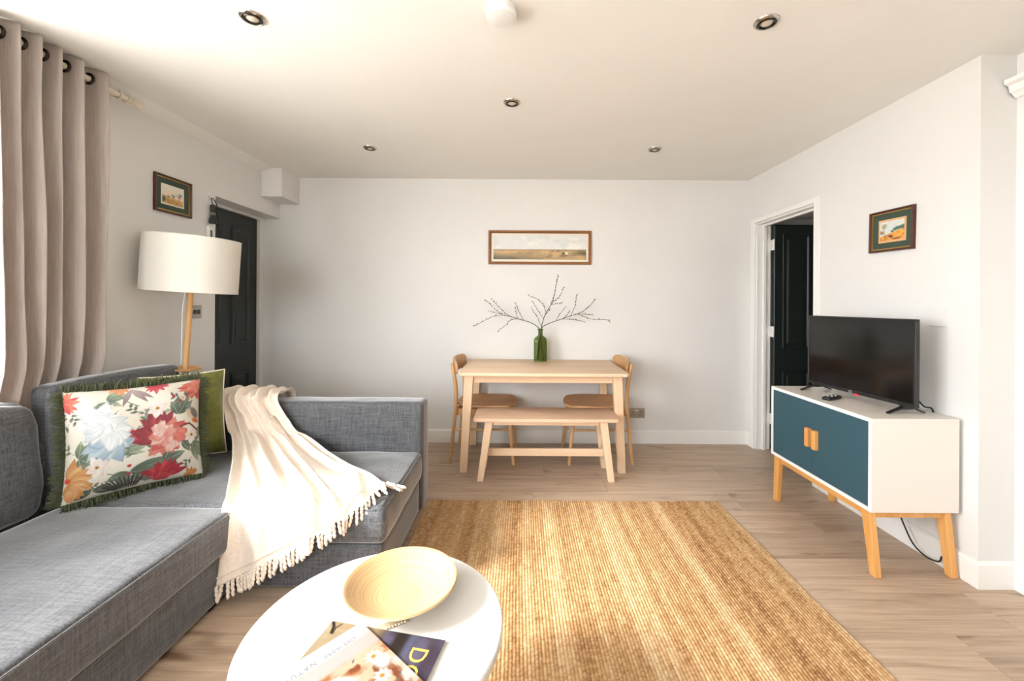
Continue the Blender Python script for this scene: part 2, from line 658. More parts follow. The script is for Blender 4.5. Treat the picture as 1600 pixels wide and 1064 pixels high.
# ---- a little painter for flat prints (pictures, covers, fabric)
class Canvas:
    def __init__(s, w, h, c):
        s.w, s.h = w, h
        s.a = np.empty((h, w, 3)); s.a[:] = c
        yy, xx = np.mgrid[0:h, 0:w]
        s.asp = w / h
        s.x = (xx + .5) / h            # in units of height
        s.y = (yy + .5) / h

    def blend(s, m, c):
        m = np.clip(m, 0, 1)[..., None]
        s.a = s.a * (1 - m) + np.asarray(c, float) * m

    def ell(s, cx, cy, rx, ry, ang, c, soft=0.15, al=1.0):
        ca, sa = math.cos(ang), math.sin(ang)
        X, Y = s.x - cx, s.y - cy
        d = np.hypot((X * ca + Y * sa) / rx, (-X * sa + Y * ca) / ry)
        s.blend(np.clip((1 - d) / soft, 0, 1) * al, c)

    def petal(s, cx, cy, ang, L, W, c, c2=None):
        """pointed leaf or petal growing from (cx, cy)"""
        ca, sa = math.cos(ang), math.sin(ang)
        X, Y = s.x - cx, s.y - cy
        u = (X * ca + Y * sa) / L
        v = (-X * sa + Y * ca) / W
        prof = np.where((u > 0) & (u < 1), np.sin(np.clip(u, 0, 1) ** .8 * PI), 0)
        m = np.clip((prof - np.abs(v) * 2) * 5, 0, 1) * (u > 0) * (u < 1)
        s.blend(m, c)
        if c2 is not None:
            s.blend(m * np.clip(1.2 - u * 1.6, 0, 1) * .8, c2)
            vein = m * (np.clip(1 - np.abs(v) * 14, 0, 1) * .25 + np.clip((np.sin(u * 9 + v * 16) - .3), 0, 1) * .18)
            s.blend(vein, np.asarray(c2) * .8)
        rim = m * np.clip(1 - np.abs(prof - np.abs(v) * 2 - .16) * 7, 0, 1)
        s.blend(rim * .38, np.asarray(c) * .66)

    def line(s, pts, w, c):
        for (x0, y0), (x1, y1) in zip(pts, pts[1:]):
            dx, dy = x1 - x0, y1 - y0
            t = np.clip(((s.x - x0) * dx + (s.y - y0) * dy) / (dx * dx + dy * dy + 1e-9), 0, 1)
            d = np.hypot(s.x - x0 - t * dx, s.y - y0 - t * dy)
            s.blend(np.clip((w - d) / w * 2, 0, 1), c)

    def rect(s, x0, y0, x1, y1, c, soft=.004):
        m = np.clip(np.minimum(np.minimum(s.x - x0, x1 - s.x), np.minimum(s.y - y0, y1 - s.y)) / soft + .5, 0, 1)
        s.blend(m, c)

    def wash(s, mask, c):
        s.blend(mask, c)

    def fbm(s, sx, sy, seed=0, oct=4):
        out = np.zeros_like(s.x); amp = 1.0; tot = 0
        r = np.random.default_rng(seed)
        for o in range(oct):
            f = 2 ** o
            g = r.random((max(2, int(sy * f)) + 2, max(2, int(sx * f)) + 2))
            gx = s.x / s.x.max() * (g.shape[1] - 2); gy = s.y / s.y.max() * (g.shape[0] - 2)
            ix, iy = gx.astype(int), gy.astype(int)
            fx, fy = gx - ix, gy - iy
            fx = fx * fx * (3 - 2 * fx); fy = fy * fy * (3 - 2 * fy)
            v = (g[iy, ix] * (1 - fx) + g[iy, ix + 1] * fx) * (1 - fy) + (g[iy + 1, ix] * (1 - fx) + g[iy + 1, ix + 1] * fx) * fy
            out += v * amp; tot += amp; amp *= .5
        return out / tot

    def lin(s, k=1.0):
        return s2l(np.clip(s.a, 0, 255)) * k


# ================================================================== THE ROOM
# ---- floor and its planks
fl = add('floor', B(-2.6, 3.4, REAR - .2, 3.95, -0.12, -0.006), 'joint')
struct(fl)
PW, PL = 0.236, 1.29
plank_mesh = {}


def plank(x0, x1, y0, y1):
    key = (round(x1 - x0, 3), round(y1 - y0, 3))
    if key not in plank_mesh:
        g = B(0, key[0] - .0012, 0, key[1] - .0012, -.006, 0, .0011, 1)
        me = bpy.data.meshes.new('plank'); g.to_mesh(me); g.free()
        me.materials.append(M['plank'])
        plank_mesh[key] = me
    o = bpy.data.objects.new('plank', plank_mesh[key])
    o.location = (x0, y0, 0)
    finish(o, fl)


row = 0
y = 1.815 - PW * 14
while y < BACK - .01:
    off = (row * 0.4137 + .18 * math.sin(row * 1.7)) % 1.0
    if abs(y - 2.287) < .02:
        off = (1.68 - (-2.4)) / PL % 1.0
    x = -2.4 + (off - 1.0) * PL
    xe = 3.2 if y > 2.2 else 2.2
    y0, y1 = max(y, REAR), min(y + PW, BACK)
    while x < xe:
        a, b = max(x, -2.37), min(x + PL, xe)
        if b - a > .05:
            plank(a, b, y0, y1)
        x += PL
    y += PW
    row += 1

M['ground'] = plaster('pale_paving', rgb(196, 192, 184))  # unseen outdoor plane, added to set how much light bounces up to the ceiling
struct(add('ground', B(-40, 40, -40, 40, -.7, -.6), 'ground'))

# ---- ceiling
struct(add('ceiling', B(-2.6, 3.4, REAR - .2, 3.95, CEIL, CEIL + .12), 'ceiling'))

# ---- walls
g = bmesh.new()
T = -2.37
box(g, T, WX, REAR, WIN_Y0, 0, CEIL)
box(g, T, WX, WIN_Y0, WIN_Y1, 0, WIN_Z0)
box(g, T, WX, WIN_Y0, WIN_Y1, WIN_Z1, CEIL)
box(g, T, WX, WIN_Y1, 2.95, 0, CEIL)
box(g, T, WX, 2.95, BACK, 1.998, CEIL)
box(g, -2.5, T - .04, 2.6, BACK + .1, 0, CEIL)  # unseen piece added behind the door to seal out light
struct(add('wall_left', g, 'wall'))
struct(add('wall_back', B(-2.5, RX + .12, BACK, BACK + .15, 0, CEIL), 'wall'))
g = bmesh.new()
DY0, DY1, DZ = 2.883, 3.615, 1.957
box(g, RX, RX + .12, RETY, DY0, 0, CEIL)
box(g, RX, RX + .12, DY0, DY1, DZ, CEIL)
box(g, RX, RX + .12, DY1, BACK, 0, CEIL)
box(g, RX + .12, RX2 + .15, RETY, RETY + .12, 0, CEIL)
struct(add('wall_right', g, 'wall'))
struct(add('wall_right_near', B(RX2, RX2 + .15, REAR, RETY, 0, CEIL), 'wall'))
g = bmesh.new()
box(g, -2.5, RW_X0, REAR - .15, REAR, 0, CEIL)
box(g, RW_X1, RX2 + .15, REAR - .15, REAR, 0, CEIL)
box(g, RW_X0, RW_X1, REAR - .15, REAR, 0, RW_Z0)
box(g, RW_X0, RW_X1, REAR - .15, REAR, RW_Z1, CEIL)
struct(add('wall_rear', g, 'wall'))
# the passage beyond the right-hand door
g = bmesh.new()
box(g, RX + .12, 3.3, BACK, BACK + .12, 0, CEIL)
box(g, 3.3, 3.4, 2.2, BACK, 0, CEIL)
box(g, RX + .12, 3.3, 2.1, 2.2, 0, CEIL)
struct(add('wall_passage', g, 'wall'))
struct(add('ceiling_passage', B(RX + .12, 3.3, 2.2, BACK, 2.02, 2.1), 'ceiling'))

# boxed-in pipe in the far left corner, cornice along the left wall
struct(add('trim_1', B(WX, -1.995, 3.46, BACK, 2.127, CEIL, .004, 1), 'wall'))
g = bmesh.new()
prof = [(0.0, 0.0), (0.0, -0.034), (0.006, -0.034), (0.016, -0.030), (0.05, -0.016), (0.085, -0.005), (0.10, 0.0)]
va = [g.verts.new((WX + a, 2.1 - 3.5, CEIL + b)) for a, b in prof]
vb = [g.verts.new((WX + a, 3.46, CEIL + b)) for a, b in prof]
for i in range(len(prof) - 1):
    g.faces.new((va[i], va[i + 1], vb[i + 1], vb[i]))
g.faces.new(va[::-1]); g.faces.new(vb)
struct(add('trim_2', g, 'ceiling'))
# moulded shelf rail high on the near right wall
g = bmesh.new()
prof = [(0, 0), (-.02, .0), (-.035, .018), (-.045, .022), (-.05, .05), (-.07, .058), (-.07, .076), (0, .076)]
va = [g.verts.new((RX2 + a, REAR, 2.172 + b)) for a, b in prof]
vb = [g.verts.new((RX2 + a, RETY - .01, 2.172 + b)) for a, b in prof]
for i in range(len(prof)):
    j = (i + 1) % len(prof)
    g.faces.new((va[i], va[j], vb[j], vb[i]))
g.faces.new(va[::-1]); g.faces.new(vb)
struct(add('trim_3', g, 'trim'))


# ---- baseboards
def skirting(name, pts, h=.118, t=.016):
    """runs along a polyline; the room is on the left-hand side of travel"""
    g = bmesh.new()
    prof = [(0, 0), (t, 0), (t, h - .012), (t - .006, h - .003), (t - .011, h), (0, h)]
    P = [Vector(p) for p in pts]
    rings = []
    for i, p in enumerate(P):
        d0 = (P[i] - P[i - 1]).normalized() if i else (P[1] - P[0]).normalized()
        d1 = (P[i + 1] - P[i]).normalized() if i < len(P) - 1 else d0
        n0, n1 = Vector((-d0.y, d0.x)), Vector((-d1.y, d1.x))
        nn = (n0 + n1); nn = nn / max(1e-6, nn.dot(n0))
        rings.append([g.verts.new((p.x + nn.x * a, p.y + nn.y * a, b)) for a, b in prof])
    for u, v in zip(rings, rings[1:]):
        for i in range(len(prof)):
            j = (i + 1) % len(prof)
            g.faces.new((u[i], u[j], v[j], v[i]))
    g.faces.new(rings[0][::-1]); g.faces.new(rings[-1])
    return struct(add(name, g, 'trim'))


skirting('baseboard_back', [(RX, BACK), (-2.34, BACK)])
skirting('baseboard_right', [(RX2, REAR), (RX2, RETY), (RX, RETY), (RX, DY0 - .06)])
skirting('baseboard_corner', [(RX, DY1 + .06), (RX, BACK - .016)])
skirting('baseboard_left', [(WX, 2.95), (WX, REAR)])

# ---- windows
def window(name, axis, a0, a1, z0, z1, at, depth, bars_v, bars_h):
    g = bmesh.new()
    w = .05

    def bar(u0, u1, v0, v1, d=depth):
        if axis == 'y':
            box(g, at - d / 2, at + d / 2, u0, u1, v0, v1, .003, 1)
        else:
            box(g, u0, u1, at - d / 2, at + d / 2, v0, v1, .003, 1)
    bar(a0, a0 + w, z0, z1); bar(a1 - w, a1, z0, z1)
    bar(a0 + w, a1 - w, z0, z0 + w); bar(a0 + w, a1 - w, z1 - w, z1)
    o = struct(add(name, g, 'trim'))
    for b in bars_v:
        g = bmesh.new(); u = a0 + (a1 - a0) * b
        bar(u - .02, u + .02, z0 + w, z1 - w, depth * .7)
        add('glazing_bar', g, 'trim', o)
    return o


window('window_1', 'y', WIN_Y0, WIN_Y1, WIN_Z0, WIN_Z1, -2.28, .06, (), ())
window('window_2', 'x', RW_X0, RW_X1, RW_Z0, RW_Z1, REAR - .08, .07, (.5,), ())  # unseen opening behind the camera, added to let in fill light

# ---- door on the left: a dark four-panel door set back in the wall
DX = -2.345
d1 = struct(add('door_1', B(DX - .04, DX, 2.80, 3.69, .006, 1.976, .003, 1), 'door'))


def door_panel(parent, frame, u0, u1, z0, z1):
    """frame(u, depth, z) -> point; raised-and-fielded panel in a moulded rim"""
    g = bmesh.new()
    steps = [(0, .000), (.006, .010), (.016, .007), (.024, -.003), (.036, -.003), (.052, .004)]
    rings = []
    for ins, dp in steps:
        rings.append([g.verts.new(frame(u, dp, z)) for u, z in
                      ((u0 + ins, z0 + ins), (u1 - ins, z0 + ins), (u1 - ins, z1 - ins), (u0 + ins, z1 - ins))])
    for a, b in zip(rings, rings[1:]):
        for i in range(4):
            j = (i + 1) % 4
            g.faces.new((a[i], a[j], b[j], b[i]))
    g.faces.new(rings[-1])
    return add('panel', g, 'door', parent)


for (u0, u1) in ((2.985, 3.245), (3.365, 3.585)):
    for (z0, z1) in ((.22, .665), (.905, 1.865)):
        door_panel(d1, lambda u, d, z: (DX + .002 + d, u, z), u0, u1, z0, z1)
g = bmesh.new()
box(g, -2.40, -2.315, 3.69, BACK, 0, 1.998, .004, 1)
box(g, -2.40, -2.315, 2.95, 3.69, 1.978, 1.998, .003, 1)
struct(add('trim_4', g, 'wall'))

# ---- door on the right: white frame, dark leaf standing open into the passage
g = bmesh.new()
box(g, RX - .018, RX, DY0 - .055, DY0, 0, DZ + .038, .004, 2)
box(g, RX - .018, RX, DY1, DY1 + .055, 0, DZ + .038, .004, 2)
box(g, RX - .018, RX, DY0, DY1, DZ, DZ + .038, .004, 2)
struct(add('trim_5', g, 'trim'))
g = bmesh.new()
box(g, RX, RX + .12, DY1 - .014, DY1, 0, DZ, .002, 1)
box(g, RX, RX + .12, DY0, DY0 + .014, 0, DZ, .002, 1)
box(g, RX, RX + .12, DY0 + .014, DY1 - .014, DZ - .014, DZ, .002, 1)
box(g, RX + .05, RX + .075, DY1 - .03, DY1 - .014, 0, DZ - .014, .002, 1)
box(g, RX + .05, RX + .075, DY0 + .014, DY0 + .03, 0, DZ - .014, .002, 1)
box(g, RX + .05, RX + .075, DY0 + .03, DY1 - .03, DZ - .03, DZ - .014, .002, 1)
struct(add('trim_6', g, 'trim'))
d2 = struct(add('door_2', B(2.168, 2.885, 3.560, 3.600, .008, 1.938, .003, 1), 'door'))
for (u0, u1) in ((2.235, 2.470), (2.585, 2.82)):
    for (z0, z1) in ((.22, .685), (.878, 1.855)):
        door_panel(d2, lambda u, d, z: (u, 3.558 - d, z), u0, u1, z0, z1)
for z in (.27, 1.02, 1.765):
    g = bmesh.new()
    box(g, 2.155, 2.169, 3.557, 3.598, z - .045, z + .045, .001, 1)
    tube(g, [(2.158, 3.556, z - .047), (2.158, 3.556, z + .047)], .006, 10)
    add('hinge', g, 'white_plastic', d2)['label'] = 'white painted door hinge'

# ================================================================== DOWNLIGHTS, SMOKE ALARM
def downlight(x, y, label):
    t = empty('downlight', (x, y, CEIL))
    g = bmesh.new()
    lathe(g, [(.0475, 0), (.047, -.003), (.043, -.0075), (.036, -.009), (.0335, -.006), (.0335, -.001), (.0475, 0)], 40, (x, y, CEIL))
    add('trim_ring', g, 'chrome', t, True, angle=40)
    tilt = Matrix.Rotation(math.radians(6), 4, 'X')
    g = bmesh.new()
    lathe(g, [(.033, -.001), (.033, -.009), (.030, -.012), (.026, -.011), (.0245, -.006), (.0245, -.001), (.033, -.001)], 40, (x, y, CEIL))
    add('gimbal_ring', g, 'chrome_dark', t, True, angle=40)
    g = bmesh.new()
    lathe(g, [(.0243, -.002), (.0243, -.006), (.016, -.010), (.006, -.0115), (0, -.0118)], 32, (x, y, CEIL))
    add('bulb', g, 'lens', t, True)
    return tag(t, label, 'downlight', 'recessed ceiling downlights')


for x, y, l in ((-1.06, 1.632, 'round chrome ceiling downlight nearest the curtain'),
                (.962, 1.64, 'round chrome ceiling downlight at right, level with the smoke alarm'),
                (-.057, 2.31, 'round chrome downlight in the middle of the ceiling, centre of the five'),
                (-1.096, 3.0, 'small-looking chrome downlight near back wall, above the sofa arm'),
                (.956, 2.994, 'small-looking chrome downlight near back wall, towards the open door')):
    downlight(x, y, l)

t = empty('smoke_alarm', (-.08, 1.577, CEIL))
g = bmesh.new(); lathe(g, [(0, 0), (.052, 0), (.053, -.012), (.050, -.014), (0, -.014)], 48, (-.08, 1.577, CEIL))
add('base_plate', g, 'white_plastic', t, True, angle=35)
g = bmesh.new(); lathe(g, [(0, -.016), (.056, -.016), (.0575, -.019), (.0575, -.033), (.0545, -.0375), (.05, -.039), (0, -.0395)], 48, (-.08, 1.577, CEIL))
add('cover', g, 'white_plastic', t, True, angle=35)
g = bmesh.new(); lathe(g, [(.050, -.0135), (.050, -.0165)], 48, (-.08, 1.577, CEIL))
add('vent_gap', g, 'grey_plastic', t, True)
tag(t, 'round white smoke alarm on the ceiling', 'smoke alarm')

# ================================================================== CURTAIN AND POLE
RODX, RODZ = -2.062, 2.305
t = empty('curtain_pole', (RODX, 1.4, RODZ))
add('pole', tube(bmesh.new(), [(RODX, -.95, RODZ), (RODX, 2.19, RODZ)], .0145, 16), 'pole', t, True, angle=40)
for ye, s in ((2.19, 1), (-.95, -1)):
    g = bmesh.new()
    lathe(g, [(0, 0), (.017, 0), (.018, .012), (.014, .016), (.022, .03), (.026, .045), (.022, .06), (.010, .070), (0, .072)],
          24, (RODX, ye, RODZ), Matrix.Rotation(-s * PI / 2, 4, 'X'))
    add('finial', g, 'pole', t, True, angle=50)
for yb in (2.125, -.8):
    g = bmesh.new()
    torus(g, .0185, .004, (RODX, yb, RODZ), Matrix.Rotation(PI / 2, 4, 'X'))
    box(g, WX, RODX - .017, yb - .006, yb + .006, RODZ - .008, RODZ + .008, .002, 1)
    lathe(g, [(0, 0), (.026, 0), (.024, .007), (0, .009)], 24, (WX, yb, RODZ), Matrix.Rotation(PI / 2, 4, 'Y'))
    add('bracket', g, 'pole', t, True, angle=40)
g = bmesh.new(); torus(g, .0185, .004, (RODX, 2.165, RODZ), Matrix.Rotation(PI / 2, 4, 'X'))
add('ring', g, 'pole', t, True)
tag(t, 'cream wooden curtain pole with bulb finial above left window', 'curtain pole')

ct = empty('curtain', (RODX, 1.8, .7))
CZ0, CZ1 = .70, 2.356
NU, NV = 260, 90
edges = [1.40, 1.475, 1.55, 1.62, 1.695, 1.77, 1.855, 1.95, 2.085]      # one fold between neighbours


def curtain_pt(u, v):
    """u across 0..7 folds, v 0 bottom .. 1 top"""
    i = min(int(u), 7)
    f = u - i
    yv = edges[i] + (edges[i + 1] - edges[i]) * f
    low = 1 - v
    ph = 2 * PI * f
    amp = .060 + .006 * noise.noise(Vector((i * 3.1, v * 2.0, 0)))
    if v < .2:
        amp *= .55 + .45 * (v / .2)
    x = RODX - amp * math.cos(ph) * (1.0 - .12 * low)
    x += .010 * noise.noise(Vector((u * 1.3, v * 3.0, 4.2))) + .004 * noise.noise(Vector((u * 5, v * 5, 9)))
    # folds lean into S-curves, and relax towards the hem
    yv += .010 * math.sin(ph * 1.0) * (1 - .3 * low) - .016 * (math.cos(ph) + 1) + .018 * low * noise.noise(Vector((i * .9 + f, v * 1.6, 1.7)))
    yv += .050 * low ** .8 * (1 - (u - 2.3) / 5.2) ** 1.5 - .012 * low * (u > 6.5) * (u - 6.5)
    yv += .006 * low * noise.noise(Vector((u * .8, v * 4.0, 12.0)))
    x += .012 * noise.noise(Vector((u * .9, v * 1.4, 21.0)))
    if v < .16:
        x -= .045 * (1 - v / .16)
    z = CZ0 + (CZ1 - CZ0) * v
    if v > .97:
        z += .006 * math.sin(ph + .8)
    return (max(x, WX + .012), yv, z)


P = np.array([[curtain_pt(2.3 + 5.2 * a / NU, b / NV) for a in range(NU + 1)] for b in range(NV + 1)])
me = grid_mesh('curtain_fabric', P)
co = add('fabric', me, 'curtain', ct, True)
sm = co.modifiers.new('thickness', 'SOLIDIFY'); sm.thickness = .0025; sm.offset = 0
for i in range(3, 8):
    for f in ((.25, .75) if i < 7 else (.25,)):
        x, yv, z = curtain_pt(i + f, .974)
        x2, y2, z2 = curtain_pt(i + f + .02, .974)
        nrm = Vector((-(y2 - yv), (x2 - x), 0)).normalized()
        q = nrm.to_track_quat('Z', 'X').to_matrix().to_4x4()
        g = bmesh.new()
        lathe(g, [(.0175, -.003), (.027, -.0045), (.029, 0), (.027, .0045), (.0175, .003), (.0165, 0), (.0175, -.003)],
              28, (RODX, yv, RODZ), Matrix.Rotation(PI / 2, 4, 'X'))
        add('eyelet', g, 'bronze', ct, True, angle=40)
tag(ct, 'taupe eyelet curtain hanging in folds at the left window', 'curtain')

# ================================================================== SOFA
sf = empty('corner_sofa', (-1.3, 1.4, 0))


def wob(a, s, seed):
    return lambda p, u: p + Vector((noise.noise(p * s + Vector((seed, 0, 0))), noise.noise(p * s + Vector((0, seed, 5))),
                                    noise.noise(p * s + Vector((9, 0, seed))))) * a


def seat_fn(p, u):
    p = wob(.004, 7, 3)(p, u)
    if u.z > 0:
        p.z += .012 * (1 - u.x ** 4) * (1 - u.y ** 4) + .003 * noise.noise(p * 9)
    return p


# long seat facing the room, and the chaise seat at the far end
add('base', roundbox((-1.99, .47, .02), (-1.232, 1.79, .208), .012, (16, 24, 6)), 'sofa', sf, True)
add('base', roundbox((-1.86, 1.79, .02), (-.592, 2.445, .208), .012, (24, 12, 6)), 'sofa', sf, True)
add('seat_cushion', roundbox((-1.96, .475, .212), (-1.208, 1.772, .378), .022, (24, 40, 8), seat_fn), 'sofa', sf, True)


def chaise_fn(p, u):
    p = seat_fn(p, u)
    if u.x > .9 or u.y < -.9:       # the front edge bellies out a little
        k = (1 - u.z ** 2)
        if u.x > .9:
            p.x += .010 * k
        if u.y < -.9:
            p.y -= .012 * k + .006 * noise.noise(p * 6) * k
    return p


add('seat_cushion', roundbox((-1.96, 1.776, .212), (-.580, 2.446, .378), .024, (44, 26, 10), chaise_fn), 'sofa', sf, True)
# seams along the front edges
for pts in ([(-1.209, .5, .366), (-1.206, 1.1, .370), (-1.209, 1.76, .366)],
            [(-1.15, 1.774, .362), (-.9, 1.772, .366), (-.61, 1.774, .362)],
            [(-.581, 1.80, .362), (-.577, 2.1, .366), (-.581, 2.43, .362)]):
    add('seam', tube(bmesh.new(), spline(pts, 10), .0028, 6), 'sofa', sf, True)


def arm_fn(p, u):
    return wob(.004, 6, 11)(p, u)


add('armrest', roundbox((-1.80, 2.448, .02), (-.575, 2.612, .66), .026, (44, 8, 20), arm_fn), 'sofa', sf, True)
add('armrest', roundbox((-1.99, .31, .02), (-1.22, .47, .66), .026, (24, 8, 16), arm_fn), 'sofa', sf, True)
add('backrest', roundbox((-2.085, .31, .02), (-1.985, 2.30, .655), .022, (6, 40, 16), arm_fn), 'sofa', sf, True)


def back_cushion(y0, y1, seed, zt, lean=.05, push=0.0, rad=.05, pinch=.05):
    def fn(p, u):
        bul = (1 - abs(u.y) ** 3) * (1 - abs(u.z) ** 3)
        p = p.copy()
        p.x += .026 * bul * (1 if u.x > 0 else 0) + push
        p.x -= lean * (u.z + 1) / 2
        p.z += .012 * (1 - u.y ** 2) * (1 if u.z > 0 else 0)
        # pinched corners and a few pulls
        c = max(0, abs(u.y) + abs(u.z) - 1.45)
        p.y -= pinch * c * (1 if u.y > 0 else -1)
        p.z -= pinch * c * (1 if u.z > 0 else 0)
        n = noise.noise(Vector((seed, p.y * 5, p.z * 7)))
        p.x += .007 * n
        return p
    return roundbox((-2.055, y0, .372), (-1.945, y1, zt), rad, (10, 34, 24), fn)


add('back_cushion', back_cushion(.49, 1.08, 2.0, .855), 'sofa', sf, True)
add('back_cushion', back_cushion(1.085, 1.735, 5.0, .858), 'sofa', sf, True)
add('back_cushion', back_cushion(1.74, 2.405, 8.0, .888, .03, 0.012, .030, .0), 'sofa', sf, True)
for px, py in ((-1.95, .5), (-1.27, .5), (-1.27, 1.7), (-.63, 1.83), (-.63, 2.4), (-1.78, 2.4)):
    add('foot', B(px - .025, px + .025, py - .025, py + .025, 0, .024, .003, 1), 'black', sf)
tag(sf, 'dark grey woven corner sofa with chaise and storage base', 'sofa')


# ---- cushions
def cushion_frame(bl, br, tl):
    bl, br, tl = Vector(bl), Vector(br), Vector(tl)
    ex = (br - bl); w = ex.length; ex.normalize()
    ey = (tl - bl); ey -= ex * ey.dot(ex); h = ey.length; ey.normalize()
    ez = ex.cross(ey)
    c = bl + ex * w / 2 + ey * h / 2
    m4 = Matrix((ex, ey, ez)).transposed().to_4x4()
    m4.translation = c
    return m4, w, h


def cushion_side(w, h, thick, nu, nv, sign, seed, pinch=.055):
    U = np.linspace(-1, 1, nu); V = np.linspace(-1, 1, nv)
    U = np.sign(U) * np.abs(U) ** .92; V = np.sign(V) * np.abs(V) ** .92
    uu, vv = np.meshgrid(U, V)
    X = uu * w / 2 * (1 - pinch * (1 - vv ** 2) * np.abs(uu) ** 2)
    Y = vv * h / 2 * (1 - pinch * (1 - uu ** 2) * np.abs(vv) ** 2)
    prof = (np.clip(1 - np.abs(uu) ** 2.6, 0, 1) * np.clip(1 - np.abs(vv) ** 2.6, 0, 1)) ** .62
    Z = sign * thick / 2 * prof
    r = np.random.default_rng(seed)
    for k in range(5):
        a, b, ph = r.uniform(2, 6), r.uniform(2, 6), r.uniform(0, 6)
        Z = Z + sign * prof * .003 * np.sin(a * uu + b * vv + ph)
    return np.stack([X, Y, Z], -1)


def outline(w, h, pinch, n):
    pts = []
    for k in range(n):
        t = 4.0 * k / n
        e, f = int(t), t - int(t)
        s = -1 + 2 * f
        u, v = ((s, -1), (1, s), (-s, 1), (-1, -s))[e]
        pts.append(Vector((u * w / 2 * (1 - pinch * (1 - v * v) * u * u), v * h / 2 * (1 - pinch * (1 - u * u) * v * v), 0)))
    return pts


def xform(P, m4):
    A = np.array(m4)
    return P @ A[:3, :3].T + A[:3, 3]


def paint_floral(w, h):
    c = Canvas(w, h, (238, 231, 214))
    A = w / h
    leafg, leafd, leafp = (120, 136, 116), (78, 92, 82), (176, 188, 160)

    def fan(u, v, r, n, cols, a0=0.0, span=2 * PI, wd=.55, jit=.25, seed=1):
        q = np.random.default_rng(seed)
        r = r * .88
        cols = [tuple(.86 * np.array(k) + .14 * np.array((214, 204, 184))) for k in cols]
        for i in range(n):
            a = a0 + span * i / n + q.uniform(-jit, jit)
            c.petal(u * A, v, a, r * q.uniform(.75, 1.1), r * wd * q.uniform(.8, 1.2), cols[i % len(cols)], cols[(i + 1) % len(cols)])

    def leaves(u, v, spec, col=leafg):
        for (a, L, W) in spec:
            c.petal(u * A, v, a, L, W, col, leafd)
            c.line([(u * A, v), (u * A + math.cos(a) * L * .9, v + math.sin(a) * L * .9)], .003, leafp)

    # foliage first
    leaves(.30, .14, [(-.4, .2, .07), (-1.0, .14, .06), (.5, .13, .05), (2.6, .16, .05)], leafp)
    leaves(.50, .33, [(-.1, .26, .10), (.4, .2, .07), (-.6, .15, .06)], leafp)
    leaves(.78, .36, [(-1.4, .2, .09), (-.7, .2, .08), (-2.0, .16, .08), (-1.0, .24, .06)])
    leaves(.83, .19, [(-.8, .22, .08), (-.2, .16, .06), (2.6, .16, .05)])
    leaves(.10, .60, [(-.5, .2, .13), (.5, .18, .10), (1.3, .16, .08), (-1.4, .14, .08)], (140, 154, 124))
    leaves(.44, .80, [(-.2, .34, .13), (.25, .24, .1), (2.8, .18, .09), (2.2, .14, .07)])
    leaves(.66, .76, [(-.3, .2, .1), (.6, .16, .09), (-1.2, .16, .08), (1.5, .18, .1)])
    leaves(.80, .60, [(.4, .18, .08), (.9, .16, .06), (-.2, .14, .06)])
    leaves(.90, .64, [(-.9, .2, .09), (.9, .26, .08), (1.3, .22, .07), (.4, .16, .08)], (168, 172, 142))
    leaves(.37, .60, [(-.2, .22, .10), (-.6, .16, .07), (.2, .18, .06)], leafp)
    leaves(.20, .92, [(-.3, .16, .05), (.2, .2, .06), (-2.6, .14, .06), (2.9, .18, .08)], (60, 70, 60))
    q = np.random.default_rng(17)
    for i in range(26):      # scattered sprigs
        u, v, a = q.uniform(.03, .97), q.uniform(.05, .95), q.uniform(0, 6.28)
        c.line([(u * A, v), (u * A + .10 * math.cos(a), v + .10 * math.sin(a))], .003, (120, 122, 96))
        for k in range(4):
            t = .03 + .022 * k
            c.petal(u * A + t * math.cos(a), v + t * math.sin(a), a + (.9 if k % 2 else -.9), .055, .026,
                    [leafg, leafp, (150, 146, 122), (170, 176, 150)][i % 4], leafd)
        if i % 3 == 0:
            for k in range(6):
                c.petal(u * A, v, k * 1.05, .04, .03, (246, 236, 228), (232, 200, 190))
            c.ell(u * A, v, .010, .010, 0, (196, 150, 84), .5)
    q = np.random.default_rng(3)
    for i in range(11):      # dark spiky fern fronds along the bottom
        c.petal(.36 * A + .012 * i, .985, -2.5 + .13 * i, .17 + .03 * q.random(), .022, (74, 70, 66))
        c.petal(.54 * A + .01 * i, .95, -2.3 + .1 * i, .15, .02, (128, 122, 112))
    # stems
    for pts in ([(.42, .55), (.5, .42), (.62, .4)], [(.3, .78), (.42, .84), (.52, .8)], [(.36, .05), (.43, .16), (.5, .22)],
                [(.66, .7), (.62, .85), (.66, .95)]):
        c.line([(a * A, b) for a, b in pts], .005, (110, 118, 92))
    # big white peony shaded blue below
    fan(.31, .47, .26, 11, [(176, 198, 214), (150, 178, 200), (198, 214, 224)], .1, 3.0, .55, .2, 5)
    fan(.26, .36, .26, 17, [(250, 250, 248), (214, 222, 228), (244, 245, 244)], 0, 2 * PI, .5, .3, 6)
    fan(.25, .35, .15, 13, [(252, 250, 246), (206, 216, 226)], .2, 2 * PI, .6, .3, 7)
    fan(.33, .45, .16, 7, [(255, 255, 255), (222, 232, 240)], -.2, 2.2, .6, .2, 8)
    # crimson-and-salmon peony
    fan(.64, .50, .24, 13, [(150, 38, 52), (128, 24, 44), (196, 70, 74)], 2.6, 3.0, .5, .2, 9)
    fan(.68, .54, .23, 15, [(222, 104, 94), (233, 132, 118), (206, 80, 78)], -1.2, 4.0, .55, .25, 10)
    fan(.66, .52, .15, 13, [(240, 176, 164), (226, 112, 102), (246, 206, 196)], 0, 2 * PI, .6, .3, 11)
    fan(.63, .47, .09, 9, [(250, 226, 218), (238, 168, 156)], 0, 2 * PI, .7, .3, 12)
    fan(.70, .60, .11, 6, [(248, 218, 208), (238, 178, 164)], .2, 2.0, .7, .2, 13)
